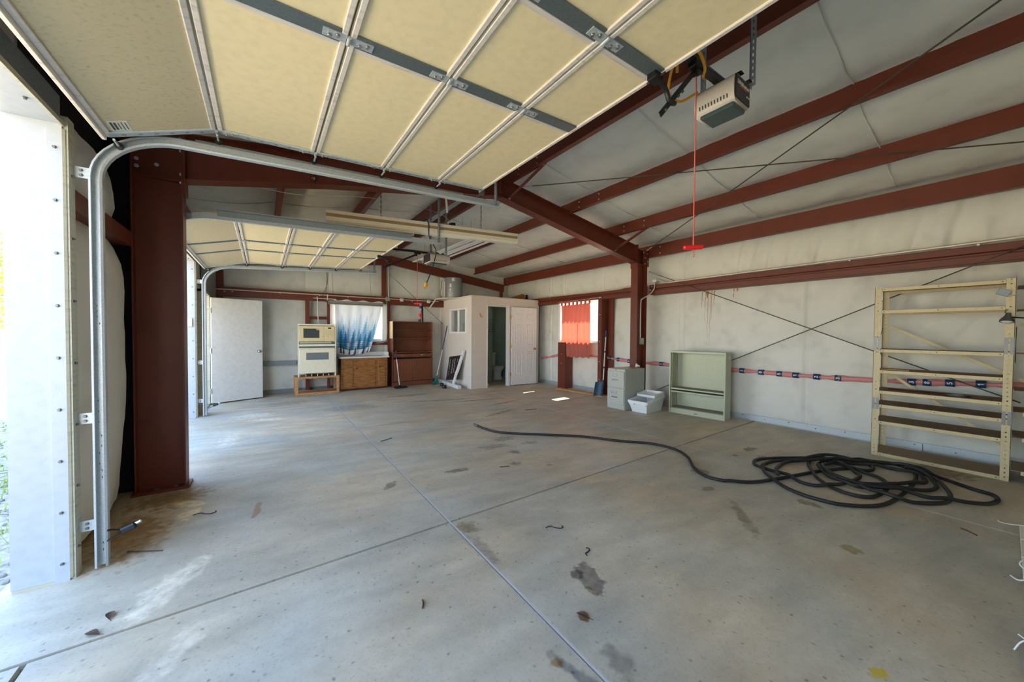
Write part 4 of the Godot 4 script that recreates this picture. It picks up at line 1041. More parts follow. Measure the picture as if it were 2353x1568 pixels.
# ---------------------------------------------------------------- the bathroom box
func build_bathroom():
	var f := struct("wall_bathroom_front", "pale textured bathroom partition with the open six panel door")
	frame_boards(f, [[V(4.12, 0, -7.60), V(4.56, 2.26, -7.5)], [V(5.22, 0, -7.60), V(6.23, 2.26, -7.5)], [V(4.56, 2.07, -7.60), V(5.22, 2.26, -7.5)]], "partition_panel", M.drywall, 0.002)
	var d := struct("wall_bathroom_side", "pale textured bathroom partition with a small sliding window")
	frame_boards(d, [[V(4.12, 0, -9.4), V(4.20, 1.365, -7.602)], [V(4.12, 1.995, -9.4), V(4.20, 2.26, -7.602)], [V(4.12, 1.365, -7.745), V(4.20, 1.995, -7.602)], [V(4.12, 1.365, -9.4), V(4.20, 1.995, -8.68)]], "partition_panel", M.drywall, 0.001)
	var e := struct("wall_bathroom_inner", "mint green inner bathroom walls")
	frame_boards(e, [[V(4.21, 0, -9.27), V(6.15, 2.2, -9.23)], [V(6.13, 0, -9.27), V(6.23, 2.26, -7.61)], [V(4.21, 0, -8.45), V(5.27, 2.2, -8.37)]], "wall_panel", M.mint, 0.001)
	var c := struct("ceiling_bathroom", "flat lid of the bathroom box")
	frame_boards(c, [[V(4.10, 2.262, -9.3), V(6.25, 2.285, -7.49)]], "lid", M.drywall, 0.002)
	var s := ns()
	var fr := struct("trim_8", "white bathroom door casing")
	frame_boards(fr, [[V(4.558, 0, -7.605), V(4.585, 2.07, -7.49)], [V(5.20, 0, -7.605), V(5.262, 2.09, -7.485)], [V(4.558, 2.045, -7.605), V(5.24, 2.072, -7.49)]], "casing_board", M.paint_white)
	# the six panel leaf, folded back against the partition
	var l := struct("door_2", "white six panel bathroom door folded back on brass hinges")
	l.position = V(5.275, 0, -7.462); l.rotation.y = -0.13
	s = ns(); bbox(s, V(0.385, 1.035, 0.0), V(0.76, 2.03, 0.035), 0.003)
	var leaf := part(l, "leaf", s, M.paint_white)
	for q in [[0.10, 1.72, 0.33, 1.90], [0.45, 1.72, 0.68, 1.90], [0.10, 1.06, 0.33, 1.62], [0.45, 1.06, 0.68, 1.62], [0.10, 0.26, 0.33, 0.88], [0.45, 0.26, 0.68, 0.88]]:
		s = ns()
		for r in [[q[0], q[1], q[2], q[1] + 0.02], [q[0], q[3] - 0.02, q[2], q[3]], [q[0], q[1], q[0] + 0.02, q[3]], [q[2] - 0.02, q[1], q[2], q[3]]]: bbox(s, V((r[0] + r[2]) * 0.5, (r[1] + r[3]) * 0.5, 0.019), V(r[2] - r[0], r[3] - r[1], 0.010), 0.004)
		bbox(s, V((q[0] + q[2]) * 0.5, (q[1] + q[3]) * 0.5, 0.0175), V(q[2] - q[0] - 0.09, q[3] - q[1] - 0.09, 0.011), 0.005)
		part(leaf, "raised_panel", s, M.paint_white)
	s = ns(); lathe(s, [[0, 0], [0.032, 0], [0.030, 0.007], [0.012, 0.012], [0.012, 0.03], [0.025, 0.04], [0.028, 0.055], [0.018, 0.066], [0, 0.068]], 16, frame(V(0.70, 0.96, 0.0175), Vector3.BACK)); part(l, "knob", s, M.brass, "brass knob")
	for y in [0.30, 1.03, 1.80]:
		s = ns(); bbox(s, V(-0.004, y, 0.01), V(0.05, 0.09, 0.006), 0.002); cyl(s, V(-0.004, y - 0.047, 0.016), V(-0.004, y + 0.047, 0.016), 0.007); part(l, "hinge", s, M.brass, "brass hinge")
	# sliding window
	var w := struct("window_2", "small white sliding window in the bathroom partition")
	frame_boards(w, [[V(4.095, 1.36, -8.68), V(4.215, 1.40, -7.74)], [V(4.095, 1.955, -8.68), V(4.215, 2.0, -7.74)], [V(4.095, 1.40, -8.68), V(4.215, 1.955, -8.63)], [V(4.095, 1.40, -7.79), V(4.215, 1.955, -7.74)]], "frame_board", M.upvc)
	frame_boards(w, [[V(4.11, 1.40, -8.22), V(4.15, 1.955, -8.17)], [V(4.15, 1.40, -8.30), V(4.18, 1.955, -8.26)]], "sash_stile", M.upvc)
	for q in [[-8.63, -8.20, 4.13], [-8.26, -7.79, 4.165]]:
		s = ns(); bx(s, V(q[2] - 0.002, 1.40, q[0]), V(q[2] + 0.002, 1.955, q[1])); part(w, "pane", s, M.glass)
	var t := thing("orange_tub", "small orange tub on the sill inside the bathroom window", "tub", V(4.27, 1.40, -8.50))
	s = ns(); lathe(s, [[0, 0], [0.04, 0], [0.045, 0.09], [0, 0.09]], 14); part(t, "body", s, M.orange)
	s = ns(); lathe(s, [[0, 0.09], [0.047, 0.09], [0.047, 0.105], [0, 0.107]], 14); part(t, "lid", s, M.white)
	s = ns(); bx(s, V(4.22, 1.375, -8.66), V(4.34, 1.398, -7.76)); part(w, "inner_sill", s, M.paint_white)
	t = thing("folded_towel", "pale folded towel seen inside the bathroom window", "towel", V(4.28, 1.40, -7.93))
	s = ns()
	for k in 4: lathe(s, [[0, 0], [0.045, 0.0], [0.06, 0.03], [0.045, 0.06], [0, 0.06]], 10, Transform3D(Basis(Vector3.RIGHT, 0.4), V(0.0, k * 0.055, -0.02 * k)), 0.6, 1.2)
	part(t, "cloth", s, M.case)
	t = thing("wall_hook", "orange hook on the bathroom partition left of the doorway", "hook", V(4.358, 1.81, -7.5))
	s = ns(); bbox(s, V(0, 0.02, 0.004), V(0.02, 0.05, 0.008), 0.003); part(t, "plate", s, M.orange)
	s = ns(); tube(s, curve([V(0, 0.03, 0.008), V(0.0, 0.0, 0.025), V(-0.005, -0.03, 0.03), V(0.015, -0.045, 0.035), V(0.035, -0.03, 0.035), V(0.038, -0.01, 0.035)], 5), 0.008, 8); part(t, "prong", s, M.orange)
	# toilet
	t = thing("toilet", "white porcelain toilet inside the mint bathroom", "toilet", V(5.32, 0, -8.75))
	s = ns(); bbox(s, V(0.10, 0.60, 0), V(0.18, 0.34, 0.40), 0.03); part(t, "tank", s, M.porcelain)
	s = ns(); bbox(s, V(0.10, 0.785, 0), V(0.20, 0.035, 0.42), 0.012); part(t, "tank_lid", s, M.porcelain)
	s = ns(); lathe(s, [[0, 0], [0.13, 0], [0.12, 0.04], [0.10, 0.15], [0.12, 0.24], [0.17, 0.32], [0.185, 0.38], [0.15, 0.385], [0.11, 0.30], [0, 0.26]], 24, Transform3D(Basis(), V(0.36, 0, 0)), 1.25, 1.0); part(t, "bowl", s, M.porcelain)
	s = ns(); lathe(s, [[0, 0], [0.187, 0], [0.19, 0.018], [0, 0.03]], 24, Transform3D(Basis(), V(0.36, 0.387, 0)), 1.25, 1.0); part(t, "seat_lid", s, M.porcelain)
	s = ns(); cyl(s, V(0.19, 0.70, 0.14), V(0.215, 0.70, 0.14), 0.012); bbox(s, V(0.22, 0.70, 0.11), V(0.01, 0.016, 0.08), 0.004); part(t, "flush_lever", s, M.chrome)
	t = thing("toilet_roll", "white toilet roll on the floor just inside the bathroom doorway", "toilet roll", V(4.65, 0.052, -7.68))
	s = ns(); lathe(s, [[0.022, 0], [0.052, 0], [0.052, 0.1], [0.022, 0.1], [0.022, 0]], 18, frame(V(0, 0, -0.05), Vector3.BACK)); part(t, "roll", s, M.white)
	t = thing("wire_rack", "small wire rack on the inner bathroom partition", "rack", V(5.20, 1.58, -8.365))
	for k in 6:
		s = ns(); cyl(s, V(-0.09, -0.17 + k * 0.065, 0.06 * float(k % 2)), V(0.09, -0.17 + k * 0.065, 0.06 * float(k % 2)), 0.004, -1.0, 6); part(t, "cross_wire", s, M.rod)
	for x in [-0.05, 0.05]:
		s = ns(); cyl(s, V(x, -0.2, 0.004), V(x, 0.19, 0.004), 0.004, -1.0, 6); part(t, "upright_wire", s, M.rod)
	# on the lid
	t = thing("water_heater", "tall grey water heater cylinder on top of the bathroom box", "water heater", V(4.29, 2.286, -8.86))
	s = ns(); lathe(s, [[0, 0], [0.235, 0], [0.24, 0.01], [0.24, 0.565], [0.225, 0.585], [0, 0.595]], 36); part(t, "tank", s, M.heater)
	for q in [[-0.45, 0.52, 0.075, 0.09], [-0.75, 0.36, 0.05, 0.10], [-0.78, 0.25, 0.05, 0.055]]:
		s = ns()
		var n := 4
		for k in n:
			var a0: float = PI * 0.5 + q[0] + (float(k) / n - 0.5) * q[2] / 0.24; var a1: float = PI * 0.5 + q[0] + (float(k + 1) / n - 0.5) * q[2] / 0.24
			a0 = PI - a0; a1 = PI - a1
			face(s, [V(cos(a0) * 0.2415, q[1] - q[3] * 0.5, sin(a0) * 0.2415), V(cos(a1) * 0.2415, q[1] - q[3] * 0.5, sin(a1) * 0.2415), V(cos(a1) * 0.2415, q[1] + q[3] * 0.5, sin(a1) * 0.2415), V(cos(a0) * 0.2415, q[1] + q[3] * 0.5, sin(a0) * 0.2415)], V(cos(a0), 0, sin(a0)))
		part(t, "paper_label", s, M.paper)
	t = thing("heater_pipes", "white drain pipe and valve beside the water heater", "pipe")
	s = ns(); cyl(s, V(4.0, 2.29, -8.78), V(4.0, 2.74, -8.78), 0.016); part(t, "riser", s, M.pipe)
	s = ns(); tube(s, [V(4.35, 2.30, -8.3), V(4.03, 2.302, -8.68), V(3.90, 2.30, -8.95), V(3.84, 2.28, -9.0), V(3.66, 2.02, -9.02)], 0.018, 10); part(t, "drain_pipe", s, M.pipe)
	s = ns(); tube(s, curve([V(3.95, 2.78, -8.85), V(3.94, 2.60, -8.86), V(3.91, 2.48, -8.87), V(3.93, 2.30, -8.88)], 5), 0.008, 8); part(t, "gas_flex", s, M.rod)
	s = ns(); bbox(s, V(3.93, 2.34, -8.88), V(0.07, 0.05, 0.05), 0.01); part(t, "valve", s, M.brass)
	t = thing("wood_board", "orange brown wooden board lying tilted on top of the bathroom box", "board", V(5.95, 2.286, -8.2))
	s = ns(); extr(s, P2([-0.52, 0.0, 0.38, 0.0, 0.30, 0.21, 0.22, 0.235]), Transform3D(Basis(), V(0, 0.001, 0)), 0.02); part(t, "face", s, M.oak)
	s = ns(); bx(s, V(0.39, 0.001, -0.05), V(0.42, 0.22, 0.01)); part(t, "dark_edge", s, M.black)

# ---------------------------------------------------------------- along the end wall
func build_kitchen():
	var t := thing("wooden_stand", "low open pine stand under the wall oven", "stand", V(0.975, 0, -8.88))
	var s: SurfaceTool
	for q in [[V(-0.425, 0.355, 0.185), V(0.425, 0.40, 0.225), "top_rail"], [V(-0.425, 0.355, -0.225), V(0.425, 0.40, -0.185), "top_rail"], [V(-0.425, 0.0, 0.185), V(0.425, 0.055, 0.225), "bottom_rail"], [V(-0.425, 0.0, -0.225), V(0.425, 0.055, -0.185), "bottom_rail"],
			[V(-0.425, 0.055, 0.185), V(-0.37, 0.355, 0.225), "leg"], [V(0.37, 0.055, 0.185), V(0.425, 0.355, 0.225), "leg"], [V(-0.425, 0.055, -0.225), V(-0.37, 0.355, -0.185), "leg"], [V(0.37, 0.055, -0.225), V(0.425, 0.355, -0.185), "leg"],
			[V(-0.425, 0.355, -0.184), V(-0.37, 0.40, 0.184), "side_rail"], [V(0.37, 0.355, -0.184), V(0.425, 0.40, 0.184), "side_rail"], [V(-0.369, 0.378, -0.184), V(0.369, 0.398, 0.184), "top_board"], [V(-0.425, 0.03, -0.184), V(0.425, 0.045, 0.184), "bottom_board"]]:
		s = ns(); bbox(s, (q[0] + q[1]) * 0.5, (q[1] - q[0]).abs(), 0.004); part(t, q[2], s, M.pine)
	t = thing("wall_oven", "almond double wall oven with microwave above, resting on the pine stand", "oven", V(0.965, 0.401, -8.86))
	s = ns(); bx(s, V(-0.34, 0.06, -0.21), V(0.34, 1.12, 0.14)); part(t, "carcass", s, M.galvdull)
	frame_boards(t, [[V(-0.366, 0.0, 0.20), V(-0.345, 1.135, 0.235)], [V(0.345, 0.0, 0.20), V(0.366, 1.135, 0.235)], [V(-0.345, 1.105, 0.20), V(0.345, 1.135, 0.235)], [V(-0.345, 0.655, 0.20), V(0.345, 0.70, 0.23)]], "trim_frame", M.enamel, 0.004)
	s = ns(); bbox(s, V(-0.105, 0.925, 0.222), V(0.47, 0.335, 0.035), 0.006); var mw := part(t, "microwave_door", s, M.enamel2)
	s = ns(); bbox(s, V(-0.115, 0.935, 0.2405), V(0.30, 0.20, 0.004), 0.002); part(mw, "window", s, M.smoke)
	s = ns(); bx(s, V(-0.025, 1.005, 0.2428), V(0.04, 1.022, 0.2432)); bx(s, V(-0.03, 1.034, 0.2428), V(0.04, 1.050, 0.2432)); part(mw, "sticker", s, M.paper)
	s = ns(); bbox(s, V(0.236, 0.925, 0.222), V(0.21, 0.335, 0.036), 0.005); var cp := part(t, "control_panel", s, M.enamel2)
	s = ns(); bx(s, V(0.205, 1.035, 0.2402), V(0.265, 1.062, 0.2412)); part(cp, "display", s, M.dark)
	for x in [0.195, 0.285]:
		s = ns(); lathe(s, [[0, 0], [0.016, 0], [0.014, 0.014], [0, 0.014]], 16, frame(V(x, 0.865, 0.24), Vector3.BACK)); part(cp, "dial", s, M.enamel)
		s = ns(); box(s, V(x, 0.865, 0.2545), V(0.004, 0.024, 0.003), Basis(Vector3.BACK, 0.7)); part(cp, "dial_mark", s, M.dark)
	s = ns()
	for r in 4:
		for k in 4: bx(s, V(0.155 + k * 0.045, 0.905 + r * 0.028, 0.2402), V(0.175 + k * 0.045, 0.911 + r * 0.028, 0.2406))
	for k in 4: bx(s, V(0.16 + k * 0.045, 0.79, 0.2402), V(0.168 + k * 0.045, 0.798, 0.2406))
	part(cp, "button_print", s, M.boxgrey)
	s = ns()
	for y in [0.742, 0.724]: bbox(s, V(-0.03, y, 0.225), V(0.60, 0.010, 0.022), 0.003)
	part(t, "vent_bars", s, M.enamel)
	s = ns(); bbox(s, V(0, 0.345, 0.222), V(0.685, 0.55, 0.036), 0.006); var od := part(t, "oven_door", s, M.enamel)
	s = ns(); bbox(s, V(0.0, 0.44, 0.2405), V(0.43, 0.155, 0.004), 0.002); part(od, "window", s, M.ovenglass)
	s = ns(); bbox(s, V(0, 0.606, 0.262), V(0.66, 0.022, 0.018), 0.006); part(od, "handle", s, M.enamel)
	s = ns()
	for k in 7: bbox(s, V(-0.33 + k * 0.11, 0.03, 0.222), V(0.012, 0.05, 0.01), 0.003)
	part(t, "lower_vent_bars", s, M.enamel)

	# sink unit: cabinet, and the worktop as a thing of its own
	t = thing("sink_cabinet", "stained wooden sink cabinet with round knobs beside the wall oven", "cabinet", V(1.975, 0, -8.98))
	s = ns(); bx(s, V(-0.515, 0.06, -0.2), V(0.515, 0.745, 0.165)); part(t, "body", s, M.oak_dark)
	s = ns(); bx(s, V(-0.50, 0.0, -0.2), V(0.50, 0.06, 0.11)); part(t, "toe_kick", s, M.oak_dark)
	frame_boards(t, [[V(-0.52, 0.05, 0.165), V(-0.47, 0.755, 0.185)], [V(0.47, 0.05, 0.165), V(0.52, 0.755, 0.185)], [V(-0.27, 0.05, 0.165), V(-0.21, 0.755, 0.185)], [V(0.235, 0.05, 0.165), V(0.30, 0.755, 0.185)], [V(-0.47, 0.705, 0.165), V(0.47, 0.755, 0.184)], [V(-0.47, 0.555, 0.165), V(0.47, 0.60, 0.184)], [V(-0.47, 0.05, 0.165), V(0.47, 0.09, 0.184)]], "face_frame", M.oak, 0.003)
	for q in [[-0.475, 0.595, -0.265, 0.71, "drawer", -0.375, 0.655], [-0.215, 0.595, 0.24, 0.71, "false_front", 9, 9], [0.295, 0.595, 0.475, 0.71, "drawer", 0.385, 0.66], [-0.475, 0.085, -0.265, 0.565, "cabinet_door", 9, 9], [-0.215, 0.085, 0.24, 0.565, "cabinet_door", -0.19, 0.52], [0.295, 0.085, 0.475, 0.565, "cabinet_door", 0.325, 0.535]]:
		var c := V((q[0] + q[2]) * 0.5, (q[1] + q[3]) * 0.5, 0.194); var z := V(q[2] - q[0] - 0.006, q[3] - q[1] - 0.006, 0.018)
		s = ns(); bbox(s, c, z, 0.005); var dr := part(t, q[4], s, M.oak)
		if q[4] == "cabinet_door":
			s = ns(); bbox(s, c + V(0, 0, 0.009), V(z.x - 0.05, z.y - 0.05, 0.006), 0.005); part(dr, "raised_panel", s, M.oak)
		if q[5] < 5:
			s = ns(); lathe(s, [[0, 0], [0.008, 0], [0.008, 0.012], [0.019, 0.018], [0.018, 0.026], [0, 0.03]], 14, frame(V(q[5], q[6], 0.203), Vector3.BACK)); part(dr, "knob", s, M.brass if q[6] > 0.58 else M.oak_dark)
	t = thing("worktop", "white speckled worktop with a chipped upstand over the wooden cabinet", "worktop", V(1.975, 0.757, -8.98))
	s = ns(); bbox(s, V(0, 0.019, 0.0), V(1.12, 0.038, 0.44), 0.008); part(t, "slab", s, M.counter)
	s = ns(); bbox(s, V(0.20, 0.083, -0.185), V(0.70, 0.09, 0.03), 0.006); bbox(s, V(0.545, 0.083, 0.0), V(0.02, 0.09, 0.34), 0.005); part(t, "upstand", s, M.counter)
	s = ns(); lathe(s, [[0.13, 0.0], [0.13, 0.004], [0.115, 0.003], [0.10, -0.01], [0, -0.012]], 24, Transform3D(Basis(), V(0.25, 0.039, -0.03)), 1.6, 1.0); part(t, "sink_rim", s, M.galvdull)

	# the brown hutch
	t = thing("hutch", "brown laminate hutch with open shelves above drawers and doors", "hutch", V(3.16, 0, -9.01))
	frame_boards(t, [[V(-0.525, 0.0, -0.17), V(-0.505, 1.65, 0.175)], [V(0.505, 0.0, -0.17), V(0.525, 1.65, 0.175)]], "side", M.lam, 0.003)
	frame_boards(t, [[V(-0.505, 1.63, -0.17), V(0.505, 1.65, 0.175)]], "top", M.lam, 0.003)
	frame_boards(t, [[V(-0.505, 0.85, -0.17), V(0.505, 0.875, 0.18)]], "counter", M.lam, 0.004)
	frame_boards(t, [[V(-0.505, 1.425, -0.16), V(0.505, 1.443, 0.13)], [V(-0.505, 1.21, -0.16), V(0.505, 1.228, 0.13)]], "shelf", M.lam, 0.003)
	s = ns(); bx(s, V(-0.505, 0.02, -0.17), V(0.505, 1.63, -0.165)); part(t, "back_panel", s, M.lam)
	frame_boards(t, [[V(-0.505, 0.0, 0.12), V(0.505, 0.12, 0.165)]], "plinth", M.lam, 0.003)
	for k in 2:
		var x0 := -0.50 + k * 0.503
		s = ns(); bbox(s, V(x0 + 0.25, 0.785, 0.178), V(0.495, 0.09, 0.018), 0.004); var dr := part(t, "drawer", s, M.lam)
		s = ns(); bbox(s, V(x0 + 0.25, 0.79, 0.196), V(0.085, 0.016, 0.014), 0.004); part(dr, "handle", s, M.chrome)
		s = ns(); bbox(s, V(x0 + 0.25, 0.415, 0.178), V(0.495, 0.57, 0.018), 0.004); var dd := part(t, "cabinet_door", s, M.lam)
		s = ns(); bbox(s, V(x0 + (0.38 if k == 0 else 0.10), 0.655, 0.192), V(0.12, 0.007, 0.012), 0.003); part(dd, "handle", s, M.chrome)
	s = ns(); bx(s, V(-0.5265, 1.22, -0.10), V(-0.5252, 1.648, 0.17)); part(t, "worn_side_patch", s, M.lam_worn, "pale worn patch on the side")
	t = thing("gift_wrap_roll", "pink and purple patterned paper roll standing on the brown hutch", "paper roll", V(3.40, 1.651, -9.03))
	var cols := [M.pink, M.navy, mat(C8(196, 176, 214), 0.5), M.pink, M.redplastic, M.pink, M.navy]
	for k in 7:
		s = ns(); cyl(s, V(0.004 * k, k * 0.072, 0), V(0.004 * (k + 1), (k + 1) * 0.072, 0), 0.034, -1.0, 14); part(t, "paper_band", s, cols[6 - k])
	t = thing("dark_tube", "dark cardboard tube standing on the brown hutch", "tube", V(3.49, 1.651, -9.05))
	s = ns(); cyl(s, Vector3.ZERO, V(-0.01, 0.43, 0), 0.022, -1.0, 12); part(t, "tube", s, mat(C8(44, 36, 34), 0.7))
	t = thing("loose_knob", "small pale knob on the hutch counter", "knob", V(2.75, 0.876, -8.95))
	s = ns(); lathe(s, [[0, 0], [0.012, 0], [0.014, 0.02], [0.006, 0.03], [0, 0.03]], 10); part(t, "knob", s, M.pipe)

	# brooms
	t = thing("dust_mop", "flat dark floor sweeper with a pale handle leaning on the brown hutch", "sweeper", V(2.74, 0, -8.66))
	s = ns(); bbox(s, V(0.02, 0.022, 0.06), V(0.30, 0.035, 0.15), 0.01, Basis(Vector3.UP, 0.08)); part(t, "head", s, M.rubber)
	s = ns(); bbox(s, V(0.0, 0.055, 0.04), V(0.06, 0.04, 0.05), 0.01); part(t, "socket", s, M.black)
	s = ns(); cyl(s, V(0.0, 0.06, 0.035), V(-0.035, 0.70, -0.085), 0.011); part(t, "handle", s, M.rail)
	s = ns(); cyl(s, V(-0.035, 0.70, -0.085), V(-0.042, 0.845, -0.112), 0.013); part(t, "grip", s, M.navy)
	t = thing("scrub_broom", "green headed scrub broom with white and blue handle leaning on the bathroom partition", "broom", V(3.735, 0, -8.74))
	s = ns()
	for k in 42:
		var a := rng.randf() * TAU; var r := sqrt(rng.randf())
		cyl(s, V(cos(a) * r * 0.03, 0.10, sin(a) * r * 0.02), V(cos(a) * r * 0.10 - 0.01, 0.0 + 0.03 * rng.randf(), sin(a) * r * 0.06), 0.010, 0.014, 5)
	part(t, "bristles", s, M.teal)
	s = ns(); lathe(s, [[0, 0], [0.05, 0], [0.03, 0.06], [0.018, 0.17], [0, 0.17]], 12, frame(V(0, 0.07, 0), V(0.30, 1.5, 0.02))); part(t, "head", s, M.teal)
	s = ns(); cyl(s, V(0.035, 0.22, 0.0), V(0.185, 0.92, 0.01), 0.012); part(t, "handle", s, M.rail)
	s = ns(); cyl(s, V(0.185, 0.92, 0.01), V(0.315, 1.56, 0.02), 0.013); part(t, "blue_sleeve", s, M.blue)

	# the yard sign
	t = thing("yard_sign", "black yard sign on a white wooden post leaning on the bathroom partition", "sign")
	s = ns(); bar(s, V(3.87, 0.05, -7.62), V(3.99, 0.05, -9.2), 0.085, 0.085); part(t, "foot_beam", s, M.paint_white)
	s = ns(); bar(s, V(3.89, 0.085, -8.0), V(4.055, 0.94, -7.76), 0.085, 0.04, V(1, 0, 0)); part(t, "post", s, M.paint_white)
	s = ns()
	for q in [[0.25, 0.0], [0.85, 0.02]]: bbox(s, V(3.89, 0.085, -8.0).lerp(V(4.055, 0.94, -7.76), q[0]) + V(-0.022, 0, 0), V(0.006, 0.02, 0.02), 0.002)
	part(t, "rust_bolts", s, M.wire)
	var sg := t
	var u := (V(3.985, 0.80, -7.80) - V(3.985, 0.71, -8.55)).normalized()   # across
	var v := (V(4.06, 0.80, -7.80) - V(3.93, 0.17, -7.99)).normalized()
	var nn := u.cross(v).normalized(); v = nn.cross(u).normalized()
	var bs := Basis(u, v, nn)
	var ctr := V(3.992, 0.47, -8.215)
	s = ns(); box(s, ctr, V(0.66, 0.62, 0.008), bs); part(sg, "board", s, M.label, "black board with sideways white lettering")
	var face_n := bs * V(0, 0, 0.0045)
	if face_n.x > 0: face_n = -face_n
	var rb := Basis(-bs.y, bs.x, bs.z) if (bs * V(0, 0, 1)).x < 0 else Basis(bs.y, bs.x, -bs.z)
	var rr := RandomNumberGenerator.new(); rr.seed = 4
	for q in [[-0.235, 0.22, 13], [-0.07, 0.20, 11], [0.045, 0.22, 11], [0.20, 0.20, 2]]:
		s = ns()
		for k in q[2]:   # letter strokes, too small to read
			var yy: float = q[1] - k * 0.033
			if q[2] == 13 and k == 8: continue
			for m2 in 3: box(s, ctr + bs * V(q[0] + rr.randf_range(-0.018, 0.018), yy + rr.randf_range(-0.008, 0.008), 0) + face_n, V(0.028 if m2 == 0 else 0.007, 0.006 if m2 == 0 else 0.02, 0.002), bs)
		part(sg, "lettering", s, M.white)
	s = ns()
	for k in 5:
		var a := TAU * k / 5.0
		box(s, ctr + bs * V(0.16 + cos(a) * 0.035, -0.16 + sin(a) * 0.06, 0) + face_n, V(0.05, 0.022, 0.002), bs * Basis(Vector3.BACK, a))
	part(sg, "emblem", s, M.yellow)
	for q in [V(3.76, 0, -8.40), V(3.64, 0, -7.98)]:
		var k := thing("floor_weight", "small black knobbed weight on the floor beside the white sign post", "weight", q, "black weights by the sign post")
		s = ns(); lathe(s, [[0, 0], [0.05, 0], [0.055, 0.012], [0.055, 0.055], [0.045, 0.07], [0, 0.072]], 8); part(k, "body", s, M.black)
		s = ns(); lathe(s, [[0, 0], [0.02, 0], [0.018, 0.012], [0, 0.014]], 8, Transform3D(Basis(), V(0, 0.07, 0))); part(k, "cap", s, M.black)

